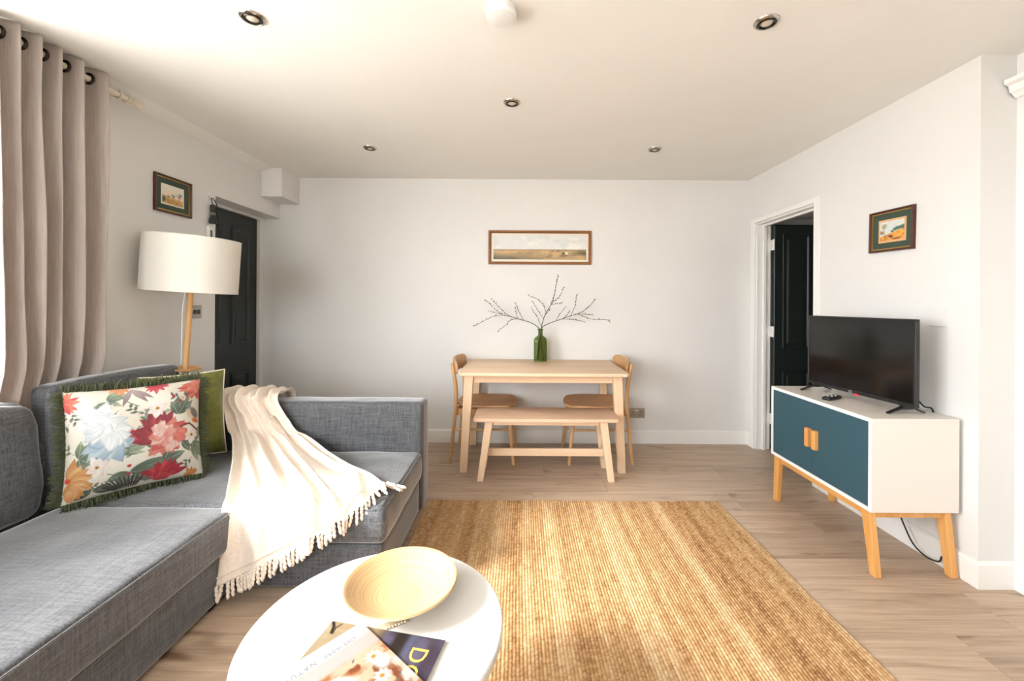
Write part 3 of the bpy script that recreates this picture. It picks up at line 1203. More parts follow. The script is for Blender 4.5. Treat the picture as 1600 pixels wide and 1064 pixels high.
    # coral flowers at the corners
    fan(.96, .08, .22, 13, [(234, 104, 84), (244, 142, 112), (214, 76, 80)], .3, 3.2, .3, .2, 14)
    fan(.95, .08, .12, 9, [(250, 178, 150), (226, 92, 90)], 0, 2 * PI, .5, .2, 15)
    fan(.0, .12, .16, 9, [(232, 96, 70), (240, 136, 96), (200, 56, 62)], -1.2, 2.8, .35, .2, 16)
    fan(.38, -.02, .13, 9, [(238, 142, 92), (246, 176, 124)], .2, 2.8, .35, .2, 17)
    fan(.62, .0, .13, 9, [(206, 40, 66), (226, 84, 96)], .2, 2.8, .35, .2, 18)
    # purple-grey long petals
    for a in (.7, 1.0, 1.9):
        c.petal(.46 * A, .03, a, .2, .045, (140, 116, 122), (196, 178, 174))
    # small white blooms with ochre hearts
    for (u, v, s) in ((.62, .27, .11), (.23, .70, .13), (.90, .56, .10)):
        fan(u, v, s, 8, [(250, 240, 234), (240, 214, 206), (255, 252, 248)], .3, 2 * PI, .7, .15, 20)
        c.ell(u * A, v, .024, .02, 0, (206, 160, 84), .5)
        c.ell(u * A, v, .010, .01, 0, (110, 76, 50), .5)
    # orange bloom lower left, scarlet bloom at the bottom
    fan(.04, .80, .26, 13, [(224, 156, 84), (206, 130, 62), (238, 186, 122)], -1.5, 3.4, .35, .2, 21)
    fan(.05, .86, .16, 9, [(230, 140, 70), (242, 196, 136)], -.6, 2.4, .5, .2, 22)
    c.ell(.03 * A, .78, .03, .03, 0, (230, 76, 48), .5)
    fan(.66, .93, .24, 11, [(196, 26, 48), (166, 14, 38), (224, 62, 66)], -2.7, 2.6, .34, .12, 23)
    fan(.64, .97, .15, 7, [(232, 84, 84), (190, 24, 44)], -2.4, 2.2, .4, .15, 24)
    fan(.88, .99, .12, 7, [(214, 116, 48), (236, 160, 92)], -2.9, 2.6, .4, .15, 25)
    # robin-like bird on a twig
    c.line([(.80 * A, .475), (.88 * A, .46), (.97 * A, .53)], .010, (104, 68, 52))
    c.ell(.905 * A, .36, .085, .06, .9, (222, 202, 176), .3)
    c.ell(.935 * A, .37, .075, .036, 1.0, (128, 118, 112), .3)
    c.ell(.945 * A, .445, .05, .026, .4, (226, 118, 60), .4)
    c.ell(.875 * A, .30, .036, .03, .2, (138, 152, 150), .35)
    c.petal(.865 * A, .305, 2.9, .05, .016, (90, 90, 88))
    c.ell(.868 * A, .298, .005, .005, 0, (20, 20, 20), .5)
    # berries
    for (u, v) in ((.46, .45), (.485, .52), (.44, .74), (.435, .82), (.745, .16), (.84, .46), (.80, .22)):
        c.ell(u * A, v, .018, .017, 0, (186, 40, 56), .35)
        c.ell(u * A - .005, v - .006, .006, .005, 0, (232, 130, 130), .8)
    return c


fm4, fw, fh = cushion_frame((-1.878, 1.700, .405), (-1.555, 2.045, .405), (-1.955, 1.745, .862))
fc = empty('floral_cushion', (-1.72, 1.87, .40))
NW, NH = 300, 280
cv = paint_floral(NW, NH)
P = xform(cushion_side(fw, fh, .17, NW, NH, 1, 1), fm4)
me = grid_mesh('cover_front', P, colors=cv.lin(.60)[::-1])
add('cover_front', me, 'floral', fc, True)['label'] = 'white cotton front printed with peonies, leaves and a bird'
P = xform(cushion_side(fw, fh, .15, 40, 40, -1, 2), fm4)
add('cover_back', grid_mesh('cover_back', P), 'fringe', fc, True)
g = bmesh.new()
ol = outline(fw, fh, .055, 620)
for k, p in enumerate(ol):
    for rep in range(2):
        nrm = (p - ol[k - 1]).normalized()
        out = Vector((nrm.y, -nrm.x, 0))
        L = random.uniform(.022, .042) * (1 + .25 * math.sin(k * .31) * math.sin(k * .083))
        side = nrm * random.uniform(-.018, .018)
        z0 = random.uniform(-.006, .006)
        z1 = z0 + random.uniform(-.022, .020)
        a = p - out * .004 + Vector((0, 0, z0))
        b = p + out * L * .55 + side * .4 + Vector((0, 0, z0 * .5 + z1 * .5 + .004))
        c = p + out * L + side + Vector((0, 0, z1 - .004))
        tube(g, [fm4 @ a, fm4 @ b, fm4 @ c], [.0016, .0020, .0012], 3)
fr = add('fringe', g, 'fringe', fc, False)
fr['kind'] = 'stuff'
fr['label'] = 'dark olive brush fringe around the edge'
tag(fc, 'white floral cushion with dark olive fringe leaning on the sofa', 'cushion')

gm4, gw, gh = cushion_frame((-1.945, 2.045, .405), (-1.655, 2.345, .405), (-1.99, 2.085, .862))
gc = empty('velvet_cushion', (-1.82, 2.2, .40))
for s, nm in ((1, 'cover_front'), (-1, 'cover_back')):
    P = xform(cushion_side(gw, gh, .13, 60, 60, s, 5 + s), gm4)
    add(nm, grid_mesh(nm, P), 'velvet', gc, True)
ol = [gm4 @ p for p in outline(gw, gh, .055, 160)]
g = bmesh.new(); tube(g, ol + ol[:2], .0038, 8)
add('piping', g, 'piping', gc, True)['label'] = 'cream corded piping'
tag(gc, 'olive green velvet cushion with cream piping behind the floral one', 'cushion')

# ================================================================== THROW
tb = empty('throw_blanket', (-1.1, 2.0, .39))
NS, NT = 240, 150
SEAT_Z = .392


def lerp(a, b, t):
    return a + (b - a) * t


def throw_path(s):
    """key points of one warp line of the blanket, s = 0 left edge .. 1 right edge"""
    xt = lerp(-1.765, -1.435, s)                       # gathered on the arm
    pts = [(xt, 2.622, .50), (xt, 2.626, .64), (xt, 2.60, .676), (xt + .01, 2.52, .679), (xt + .02, 2.452, .674)]
    xh = lerp(-1.232, -.535, s ** .93)                 # hem
    if s < .72:                                        # hangs over the near edge of the chaise
        k = s / .72
        xe = lerp(-1.232, -.735, k)
        zh = lerp(.082, .345, k ** 1.05)
        pts += [(lerp(xt, xe, .10) + .02, 2.432, lerp(.60, .55, s)), (lerp(xt, xe, .24), 2.39, lerp(.47, .455, s)),
                (lerp(xt, xe, .45), 2.22, SEAT_Z + .018), (lerp(xt, xe, .72), 1.99, SEAT_Z + .004),
                (lerp(xt, xe, .94), 1.80, SEAT_Z - .002), (xe, 1.752, SEAT_Z - .025), (xe + .004, 1.742, lerp(SEAT_Z - .06, zh, .35)),
                (lerp(xe, xh, .6), 1.738, lerp(SEAT_Z - .06, zh, .7)), (xh, 1.732 - .012 * (1 - k), zh)]
    else:                                              # the corner that lies on the seat
        k = (s - .72) / .28
        ye = lerp(1.735, 1.935, k ** .8)
        ze = lerp(.345, SEAT_Z, min(1, k * 2.2))
        xe = lerp(-.735, -.56, k)
        pts += [(lerp(xt, xe, .10) + .02, 2.432, .56), (lerp(xt, xe, .24), 2.40, .462),
                (lerp(xt, xe, .45), 2.26, SEAT_Z + .022), (lerp(xt, xe, .66), 2.12, SEAT_Z + .008),
                (lerp(xt, xe, .84), 2.02, SEAT_Z + .002), (lerp(xt, xe, .93), lerp(1.86, 1.975, k), SEAT_Z),
                (lerp(xt, xe, .965), lerp(1.79, 1.955, k), SEAT_Z), (lerp(xt, xe, .985), lerp(1.755, 1.945, k), lerp(.372, SEAT_Z, min(1, k * 2.2))),
                (xe, ye, ze)]
    return pts


def fold(s, t):
    """height of the folds over the flat path"""
    q = 1.0 - .45 * t
    a = math.sin(2 * PI * (6.5 * s + .35 * math.sin(3.0 * t + s * 4)) + .8 * t)
    b = math.sin(2 * PI * (3.3 * s + .25 * t) + 1.1)
    n = noise.noise(Vector((s * 7, t * 3.2, 2.0)))
    top = .5 + .5 * min(1.0, t / .25)
    return max(0.0, .5 + .5 * a) ** 1.3 * .042 * top * q + (.5 + .5 * b) * .024 * q + .012 * max(0, n)


P = np.zeros((NT + 1, NS + 1, 3))
for j in range(NS + 1):
    s = j / NS
    pts = spline(throw_path(s), 14)
    d = [0.0]
    for a, b in zip(pts, pts[1:]):
        d.append(d[-1] + (b - a).length)
    D = np.array(d) / d[-1]
    A = np.array([tuple(p) for p in pts])
    tt = np.linspace(0, 1, NT + 1)
    for a in range(3):
        P[:, j, a] = np.interp(tt, D, A[:, a])
# push folds along the surface normal (outwards)
du = np.gradient(P, axis=1); dv = np.gradient(P, axis=0)
nr = np.cross(du, dv)
nr /= np.linalg.norm(nr, axis=2, keepdims=True) + 1e-9
if nr[NT // 2, NS // 2, 2] < 0:
    nr = -nr
Hf = np.array([[fold(j / NS, i / NT) for j in range(NS + 1)] for i in range(NT + 1)])
P = P + nr * Hf[..., None]
# rows and columns ripple sideways a little
for i in range(NT + 1):
    for j in range(NS + 1):
        P[i, j, 0] += .006 * noise.noise(Vector((j / NS * 9, i / NT * 4, 7)))
tw = add('cloth', grid_mesh('cloth', P), 'throw', tb, True)
sm = tw.modifiers.new('thickness', 'SOLIDIFY'); sm.thickness = .006; sm.offset = 1
hem = [Vector(P[NT, j]) + Vector(nr[NT, j]) * .003 for j in range(NS + 1)]
add('hem', tube(bmesh.new(), [Vector(P[NT - 3, j]) + Vector(nr[NT - 3, j]) * .005 for j in range(0, NS + 1, 2)], .0034, 6), 'throw', tb, True)


def tassel_mesh(L=.052, bend=0.0):
    g = bmesh.new()
    n = 22
    pts, rs = [], []
    for k in range(n + 1):
        f = k / n
        pts.append((.0014 * math.cos(f * 22) + bend * f * f, .0014 * math.sin(f * 22), -L * f))
        rs.append((.0052 + .0018 * abs(math.sin(f * 17))) * (1.0 if f < .95 else .7))
    tube(g, pts, rs, 7)
    me = bpy.data.meshes.new('tassel')
    bmesh.ops.recalc_face_normals(g, faces=g.faces)
    g.to_mesh(me); g.free()
    me.polygons.foreach_set('use_smooth', [True] * len(me.polygons))
    me.materials.append(M['throw'])
    return me


tms = [tassel_mesh(.066), tassel_mesh(.060, .007), tassel_mesh(.070, -.007)]
nta = 50
for k in range(nta):
    s = (k + .5) / nta
    j = int(s * NS)
    p = hem[j]
    flow = Vector(P[NT, j] - P[NT - 6, j]).normalized()
    onseat = max(0.0, min(1.0, (s - .80) / .08))
    dirv = Vector((random.uniform(-.12, .12), -.04, -1)).normalized()
    d2v = (flow + Vector((random.uniform(-.3, .3), random.uniform(-.3, .3), 0))); d2v.z = -.02
    dirv = dirv.lerp(d2v.normalized(), onseat).normalized()
    o = bpy.data.objects.new('tassel', tms[k % 3])
    q = (-dirv).to_track_quat('Z', 'X')
    o.rotation_mode = 'QUATERNION'
    o.rotation_quaternion = q
    o.location = p + Vector((0, -.004, .004 + .004 * onseat))
    finish(o, tb)
tag(tb, 'cream fleece throw with twisted tassels draped over the chaise', 'throw')

# ================================================================== FLOOR LAMP
LX, LY = -2.01, 2.43
TL = math.tan(math.radians(3.5))
lp = empty('floor_lamp', (LX, LY, 0))


def lx(z):
    return LX + z * TL


add('base', lathe(bmesh.new(), [(0, 0), (.108, 0), (.110, .004), (.108, .016), (.04, .022), (0, .022)], 40, (LX, LY, 0)), 'lamp_wood', lp, True, angle=40)
add('pole', tube(bmesh.new(), [(lx(z), LY, z) for z in (.015, .5, .85, 1.1, 1.42)], [.0120, .0122, .0128, .0148, .0138], 20), 'lamp_wood', lp, True, angle=50)
tilt = Matrix.Rotation(math.radians(3.5), 4, 'Y')
add('tray', lathe(bmesh.new(), [(0, 0), (.070, 0), (.076, .004), (.077, .012), (.073, .013), (.070, .008), (0, .008)], 40, (lx(.85), LY, .85), tilt), 'lamp_wood', lp, True, angle=40)
add('shade', lathe(bmesh.new(), [(.231, -.155), (.231, .155), (.228, .155), (.228, -.155), (.231, -.155)], 72, (lx(1.462), LY, 1.462), tilt), 'shade', lp, True, angle=40)
for zz in (-.155, .155):
    add('shade_rim', torus(bmesh.new(), .2296, .0028, (lx(1.462 + zz), LY, 1.462 + zz), tilt, 64, 6), 'shade', lp, True)
add('lamp_holder', lathe(bmesh.new(), [(0, 0), (.02, 0), (.02, .05), (.016, .06), (.03, .09), (.03, .12), (.012, .15), (0, .152)], 24, (lx(1.40), LY, 1.40), tilt), 'white_plastic', lp, True, angle=50)
g = bmesh.new()
for k in range(3):
    a = 2 * PI * k / 3
    tube(g, [(lx(1.45), LY, 1.45), (lx(1.45) + .229 * math.cos(a), LY + .229 * math.sin(a), 1.45 - .229 * math.cos(a) * TL)], .0025, 6)
add('shade_spider', g, 'white_plastic', lp, True)
add('cord', tube(bmesh.new(), spline([(lx(1.40) - .014, LY - .016, 1.36), (lx(1.2) - .026, LY - .016, 1.2), (lx(1.0) - .022, LY - .012, 1.0),
                                      (lx(.86) - .019, LY - .008, .88)], 8), .0026, 8), 'white_plastic', lp, True)
tag(lp, 'wooden floor lamp with white drum shade standing behind the sofa', 'lamp')

# ================================================================== RUG
RX0, RX1, RY0, RY1 = -.572, 1.257, .15, 2.635
rowp = .0131
nrow = int((RX1 - RX0) / rowp)
sub = 4
step = .0068
nst = int((RY1 - RY0) / step)
ii = np.arange(nrow * sub + 1)
jj = np.arange(nst + 1)
UU, VV = np.meshgrid(ii, jj)
rowi = np.minimum(UU // sub, nrow - 1)
xr = RX0 + UU / sub * (RX1 - RX0) / nrow
yr = RY0 + VV * step
r1 = rng.random(nrow)
edge = np.minimum((yr - RY0), (RY1 - yr))
ex = np.minimum(xr - RX0, RX1 - xr)
prof = np.abs(np.sin(PI * (UU % sub) / sub))
braid = np.abs(np.sin(PI * (yr / .0272 + rowi * .5 + r1[rowi] * .3)))
grain = rng.random(UU.shape)
hgt = .0045 + .0045 * prof * (.45 + .55 * braid) + .0012 * (grain - .5)
hgt *= np.clip(np.minimum(edge, ex) / .006, .1, 1)
xr = xr + .006 * np.sin(yr * 2.3) * (ex < 2) + .004 * np.sin(yr * 9.1 + 1) * np.clip(1 - ex / .05, 0, 1) + .0012 * (grain - .5)
yr = yr + .004 * np.sin(xr * 7) + .002 * np.sin(xr * 31) * np.clip(1 - edge / .05, 0, 1)
P = np.stack([xr, yr, hgt], -1)
# straw colours: each row has its own run of paler and browner fibre
seglen = 9
segv = rng.random((nst // seglen + 2, nrow))
fine = rng.random((nst + 1, nrow))
runs = np.repeat(segv, seglen, 0)[:nst + 1]
rows_c = np.convolve(rng.random(nrow + 8), np.ones(3) / 3, 'same')[4:4 + nrow]
tone = .52 * rows_c[None, :] + .16 * runs + .32 * fine
tone = tone[:, np.minimum(np.arange(nrow * sub + 1) // sub, nrow - 1)]
tone = np.clip((tone - .5) * 1.25 + .5 + .12 * (grain - .5), 0, 1)
stops = np.array([0, .25, .5, .75, 1])
cols = s2l(np.array([(116, 79, 44), (156, 114, 71), (182, 143, 98), (198, 165, 123), (212, 186, 150)]))
C = np.stack([np.interp(tone, stops, cols[:, k]) for k in range(3)], -1)
rug = add('jute_rug', grid_mesh('jute_rug', P, colors=C), 'rug', None, True)
tag(rug, 'rectangular braided straw-coloured jute rug on the wooden floor', 'rug')

# ================================================================== COFFEE TABLE
TX, TY, TR, TZ = -.35, 1.034, .309, .45
tt_ = empty('coffee_table', (TX, TY, 0))
add('tabletop', lathe(bmesh.new(), [(0, TZ - .024), (TR - .004, TZ - .024), (TR, TZ - .020), (TR, TZ - .003), (TR - .003, TZ), (0, TZ)], 96, (TX, TY, 0)), 'table_white', tt_, True, angle=30)
for k in range(4):
    a = PI / 4 + k * PI / 2
    ca, sa = math.cos(a), math.sin(a)
    add('leg', tube(bmesh.new(), [(TX + ca * .20, TY + sa * .20, .424), (TX + ca * .235, TY + sa * .235, .0108)], [.019, .013], 16), 'table_white', tt_, True, angle=40)
tag(tt_, 'round white coffee table on the jute rug', 'coffee table')

# bamboo bowl
BX, BY, BR = -.316, 1.117, .148
prof = []
for k in range(15):
    f = k / 14
    prof.append((.046 + (BR - .046) * f ** .9, TZ + .012 + .044 * f ** 1.5))
outer = [(0, TZ), (.045, TZ), (.047, TZ + .012)] + prof[1:]
inner = [(max(0.0, r - .005), z + .0045) for r, z in reversed(prof[1:])] + [(.03, TZ + .0168), (0, TZ + .0165)]
bowl = add('bamboo_bowl', lathe(bmesh.new(), outer + [(BR - .002, TZ + .0605)] + inner, 96, (BX, BY, 0)), 'bowl', None, True, angle=50)
tag(bowl, 'shallow round spun bamboo bowl on the coffee table', 'bowl')


# magazines
def booklet(name, corner, ax, w, h, z, thick, canvas, label, cat='magazine', curl=None):
    """corner: first corner; ax: angle of the w edge; h edge is 90 degrees clockwise from it"""
    root = empty(name, (corner[0], corner[1], z))
    a = Vector((math.cos(ax), math.sin(ax), 0))
    b = Vector((math.sin(ax), -math.cos(ax), 0))
    c0 = Vector((corner[0], corner[1], 0))
    bot = [c0, c0 + a * w, c0 + a * w + b * h, c0 + b * h]
    g = bmesh.new()
    hexa(g, [p + Vector((0, 0, z)) for p in bot], [p + Vector((0, 0, z + thick)) for p in bot])
    add('pages', g, 'paper', root)
    ny, nx = canvas.a.shape[:2]
    U, V = np.meshgrid(np.linspace(0, 1, nx), np.linspace(0, 1, ny))
    P = np.array(c0)[None, None] + U[..., None] * np.array(a) * w + V[..., None] * np.array(b) * h
    P[..., 2] = z + thick + .0004
    if curl is not None:
        P[..., 2] += curl(U, V)
    add('cover', grid_mesh('cover', P, colors=canvas.lin(.34)), 'print_gloss', root, True)
    tag(root, label, cat)
    return root, a, b, c0


# lower magazine: photo cover, purple at its right-hand end, straw-coloured at the left
ax1 = math.atan2(-.195, .98)
c = Canvas(150, 110, (214, 190, 150))
f1, f2 = c.fbm(6, 4, 1), c.fbm(3, 9, 2)
A = 150 / 110
c.wash(np.clip((f2 - .45) * 4, 0, 1) * .6, (236, 218, 184))
c.wash(np.clip((c.x - .42 * A) / (.12 * A), 0, 1), (92, 84, 104))
c.wash(np.clip((f1 - .45) * 5, 0, 1) * (c.x > .5 * A) * .8, (140, 136, 168))
c.rect(.60 * A, .0, .70 * A, .42, (66, 60, 58), .03)
c.wash(np.clip(1 - np.abs(c.x - .74 * A) / .08, 0, 1) * .7 * (c.y < .5), (150, 158, 196))
c.wash(np.clip(1 - np.abs(c.x - .94 * A) / .14, 0, 1) * .6, (84, 66, 88))
c.ell(.66 * A, .62, .20, .15, .4, (138, 84, 66), .5)
c.wash(np.clip((c.y - .62) / .3, 0, 1) * (c.x > .62 * A), (196, 122, 92))
c.line([(.02 * A, .02), (.05 * A, .07), (.07 * A, .16)], .02, (62, 48, 40))
c.line([(.10 * A, .03), (.075 * A, .09), (.085 * A, .17)], .013, (90, 68, 50))
mg, a1, b1, c01 = booklet('magazine', (-.464, 1.036), ax1, .298, .215, TZ + .0004, .006, c,
                          'magazine with purple cover and gold lettering, lying under the pale one')
def lay_text(me, parent, origin, dx, up, z, material, name='lettering'):
    m4 = Matrix((dx, up, Vector((0, 0, 1)))).transposed().to_4x4()
    m4.translation = Vector((origin.x, origin.y, z))
    me.transform(m4)
    return add(name, me, material, parent)


# gold D reads down the sheet: letters stand with their heads to the right
for s, off in (('D', .030), ('O', .076)):
    lay_text(text_mesh(s, .058), mg, c01 + a1 * .232 + b1 * off, b1, a1, TZ + .0072, 'gold_print')

ax2 = math.atan2(-.643, .765)
c = Canvas(150, 125, (238, 242, 250))
A = 150 / 125
# a: along the long edge (x), b: across (y)
c.wash(np.clip((c.x - .17) / .05, 0, 1), (248, 228, 222))
f1, f2, f3 = c.fbm(7, 9, 5), c.fbm(14, 5, 6), c.fbm(5, 5, 8)
bread = np.clip((c.x - .36) / .05, 0, 1)
c.wash(bread, (246, 226, 190))
c.wash(bread * np.clip((f2 - .52) * 7, 0, 1), (214, 142, 96))
c.wash(bread * np.clip((f1 - .58) * 9, 0, 1), (172, 94, 58))
c.wash(bread * np.clip((f3 - .55) * 8, 0, 1), (252, 248, 240))
c.ell(.60, .60, .16, .22, .3, (252, 250, 246), .2)
c.ell(.62, .13, .14, .10, 0, (253, 252, 250), .4)
for (u, v) in ((.78, .22), (.52, .16)):
    for k in range(9):
        c.petal(u, v, k * .7, .10, .045, (254, 254, 252))
    c.ell(u, v, .028, .028, 0, (232, 172, 60), .4)
for (u, v, a) in ((.86, .08, .4), (.93, .12, 1.2), (.40, .30, .8), (.70, .42, .2)):
    c.petal(u, v, a, .07, .02, (128, 132, 128))
c.ell(.86, .34, .05, .04, 0, (150, 112, 100), .4)
mg2, a2, b2, c02 = booklet('magazine', (-.388, 1.024), ax2, .262, .218, TZ + .0072, .006, c,
                           'pale magazine with grey title and rustic food photo, on top')
lay_text(text_mesh('LIVE MORE', .0125, 1.25), mg2, c02 + a2 * .030 + b2 * .034, b2, a2, TZ + .0138, 'grey_print')
lay_text(text_mesh('NATURALLY', .0165, 1.3), mg2, c02 + a2 * .028 + b2 * .124, b2, a2, TZ + .0138, 'grey_print')

g = bmesh.new()
d = Vector((.86, .51, 0)); n = Vector((.51, -.86, 0)); p0 = Vector((-.352, 1.026, 0))
qs = [p0, p0 + d * .075, p0 + d * .075 + n * .026, p0 + n * .026]
hexa(g, [q + Vector((0, 0, TZ + .0003)) for q in qs], [q + Vector((0, 0, TZ + .0016)) for q in qs])
cd = empty('paper_card', (-.33, 1.03, TZ))
add('card', g, 'card', cd)
g = bmesh.new()
for k in range(7):
    q = p0 + d * (.02 + .0075 * k) + n * (.022 - .001 * (k % 2))
    lathe(g, [(0, 0), (.0024, 0), (.0028, .0012), (.0018, .0030), (0, .0034)], 8, (q.x, q.y, TZ + .0016))
add('bead_edging', g, 'ivory', cd, True)
tag(cd, 'small cream paper card peeking out between bowl and magazines', 'card')

# ================================================================== DINING TABLE, BENCH, CHAIRS
TCX = .167
dt = empty('dining_table', (TCX, 3.36, 0))


def rounded_slab(x0, x1, y0, y1, z0, z1, r, bev, seg=5):
    t = bmesh.new()
    pts = []
    for cx, cy, a0 in ((x1 - r, y1 - r, 0), (x0 + r, y1 - r, PI / 2), (x0 + r, y0 + r, PI), (x1 - r, y0 + r, 1.5 * PI)):
        for k in range(seg + 1):
            a = a0 + PI / 2 * k / seg
            pts.append((cx + r * math.cos(a), cy + r * math.sin(a)))
    b = [t.verts.new((x, y, z0)) for x, y in pts]
    u = [t.verts.new((x, y, z1)) for x, y in pts]
    t.faces.new(b[::-1]); t.faces.new(u)
    n = len(pts)
    for i in range(n):
        t.faces.new((b[i], b[(i + 1) % n], u[(i + 1) % n], u[i]))
    if bev:
        es = [e for e in t.edges if abs(e.verts[0].co.z - e.verts[1].co.z) < 1e-6]
        bmesh.ops.bevel(t, geom=es, offset=bev, segments=2, profile=.5, affect='EDGES')
    return t


add('tabletop', rounded_slab(-.447, .782, 2.975, 3.725, .728, .75, .025, .004), 'table_wood', dt, True, angle=35)
LEGW = .058
for sx in (-1, 1):
    for sy in (-1, 1):
        bx, by = TCX + sx * .586, 3.385 + sy * .300          # foot
        tx, ty = TCX + sx * .546, 3.365 + sy * .290          # top
        w0, w1 = .0275, .034
        bot = [(bx - w0, by - .022, 0), (bx + w0, by - .022, 0), (bx + w0, by + .022, 0), (bx - w0, by + .022, 0)]
        top = [(tx - w1, ty - .03, .728), (tx + w1, ty - .03, .728), (tx + w1, ty + .03, .728), (tx - w1, ty + .03, .728)]
        add('leg', hexa(bmesh.new(), bot, top, .004), 'table_wood_v', dt)
for y0 in (3.075 - .009, 3.655 - .009):
    add('apron', B(TCX - .513, TCX + .513, y0, y0 + .018, .664, .728, .002, 1), 'table_wood', dt)
for sx in (-1, 1):
    x0 = TCX + sx * .545
    add('apron', B(x0 - .009, x0 + .009, 3.105, 3.625, .664, .728, .002, 1), 'table_wood_v', dt)
tag(dt, 'pale birch dining table with splayed legs against the back wall', 'table')

bn_ = empty('bench', (.182, 3.03, 0))
add('seat', rounded_slab(-.325, .688, 2.868, 3.195, .43, .452, .022, .004), 'bench_wood', bn_, True, angle=35)
for sx in (-1, 1):
    for sy in (-1, 1):
        bx, by = .182 + sx * .461, 3.055 + sy * .125
        tx, ty = .182 + sx * .400, 3.035 + sy * .118
        bot = [(bx - .022, by - .018, 0), (bx + .022, by - .018, 0), (bx + .022, by + .018, 0), (bx - .022, by + .018, 0)]
        top = [(tx - .027, ty - .022, .43), (tx + .027, ty - .022, .43), (tx + .027, ty + .022, .43), (tx - .027, ty + .022, .43)]
        add('leg', hexa(bmesh.new(), bot, top, .003), 'table_wood_v', bn_)
    x0 = .182 + sx * .438
    add('side_stretcher', B(x0 - .012, x0 + .012, 2.955, 3.15, .14, .19, .002, 1), 'table_wood_v', bn_)
add('stretcher', B(.182 - .426, .182 + .426, 3.03, 3.052, .138, .192, .002, 1), 'table_wood', bn_)
for y0 in (2.925, 3.128):
    add('apron', B(.182 - .372, .182 + .372, y0, y0 + .016, .392, .43, .002, 1), 'table_wood', bn_)
tag(bn_, 'pale wooden bench pushed in front of the dining table', 'bench')


def make_chair():
    """faces +x; origin on the floor under the seat"""
    t = empty('dining_chair', (0, 0, 0))
    # seat: rounded shell dipping in the middle
    g = rounded_slab(-.215, .245, -.205, .205, .432, .450, .10, .005, 8)
    bmesh.ops.subdivide_edges(g, edges=[e for e in g.edges if e.calc_length() > .15], cuts=3, use_grid_fill=True)
    g2 = bmesh.new()
    nx, ny = 18, 18
    def sp(i, j, top):
        u, v = -1 + 2 * i / nx, -1 + 2 * j / ny
        # square to squircle
        x = u * math.sqrt(1 - .36 * v * v); yv = v * math.sqrt(1 - .30 * u * u)
        wy = .208 - .012 * (u < 0) * abs(u)
        z = .437 + .012 * (u * u * .6 + v * v) - .010 * max(0, u) ** 3
        return (.012 + x * .245, yv * wy * 1.08, z + (.009 if top else -.006))
    gt = [[g2.verts.new(sp(i, j, 1)) for j in range(ny + 1)] for i in range(nx + 1)]
    gb = [[g2.verts.new(sp(i, j, 0)) for j in range(ny + 1)] for i in range(nx + 1)]
    for i in range(nx):
        for j in range(ny):
            g2.faces.new((gt[i][j], gt[i + 1][j], gt[i + 1][j + 1], gt[i][j + 1]))
            g2.faces.new((gb[i][j], gb[i][j + 1], gb[i + 1][j + 1], gb[i + 1][j]))
    for i in range(nx):
        for j in (0, ny):
            g2.faces.new((gt[i][j], gt[i + 1][j], gb[i + 1][j], gb[i][j]))
    for j in range(ny):
        for i in (0, nx):
            g2.faces.new((gt[i][j], gt[i][j + 1], gb[i][j + 1], gb[i][j]))
    g.free()
    add('seat', g2, 'seat_wood', t, True, angle=50)
    for s in (-1, 1):
        add('rear_leg', tube(bmesh.new(), spline([(-.258, s * .196, 0), (-.238, s * .194, .2), (-.216, s * .190, .44), (-.217, s * .192, .60), (-.246, s * .196, .78)], 8),
                             [.0115] * 4 + [.0135] * 16 + [.0150] * 8 + [.0125] * 5, 14), 'chair_wood', t, True, angle=50)
        add('front_leg', tube(bmesh.new(), [(.238, s * .202, 0), (.195, s * .175, .43)], [.0125, .0165], 14), 'chair_wood', t, True, angle=50)
        add('side_rail', B(-.215, .195, s * .172 - .009, s * .172 + .009, .372, .424, .004, 1), 'seat_wood', t)
        add('stretcher', tube(bmesh.new(), [(-.235, s * .192, .265), (.21, s * .184, .265)], .0085, 10), 'chair_wood', t, True, angle=50)
    add('cross_rail', B(-.222, -.204, -.175, .175, .372, .424, .003, 1), 'chair_wood', t)
    add('cross_rail', B(.176, .194, -.165, .165, .372, .424, .003, 1), 'chair_wood', t)
    # curved backrest board
    g = bmesh.new()
    n = 20
    rings = []
    for k in range(n + 1):
        v = -1 + 2 * k / n
        yy = v * .215
        xx = -.252 + .042 * v * v
        hh = .062 * (1 - .10 * v * v)
        zc = .752
        rg = []
        for m in range(12):
            a = 2 * PI * m / 12
            ca, sa = math.cos(a), math.sin(a)
            ex_, ez_ = (abs(ca) ** .5) * (1 if ca > 0 else -1), (abs(sa) ** .5) * (1 if sa > 0 else -1)
            end = 1.0 if abs(v) < .93 else .72
            lean = -.10 * ez_ * hh
            rg.append(g.verts.new((xx + .011 * ex_ * end + lean + (.004 if k in (0, n) else 0), yy, zc + hh * ez_ * end)))
        rings.append(rg)
    for a, b in zip(rings, rings[1:]):
        for m in range(12):
            g.faces.new((a[m], a[(m + 1) % 12], b[(m + 1) % 12], b[m]))
    g.faces.new(rings[0]); g.faces.new(rings[-1][::-1])
    add('backrest', g, 'seat_wood', t, True, angle=60)
    return t


ch = make_chair()
ch.location = (-.282, 3.43, 0); ch.rotation_euler = (0, 0, math.radians(-2))
tag(ch, 'honey-coloured wooden dining chair at the left end of the table', 'chair', 'chairs at the ends of the dining table')
ch2 = copy_tree(ch)
ch2.location = (.612, 3.43, 0); ch2.rotation_euler = (0, 0, PI + math.radians(1.5))
ch2['label'] = 'honey-coloured wooden dining chair at the right end of the table'

# ---- green bottle and branches
VX, VY, VZ = .170, 3.60, .7505


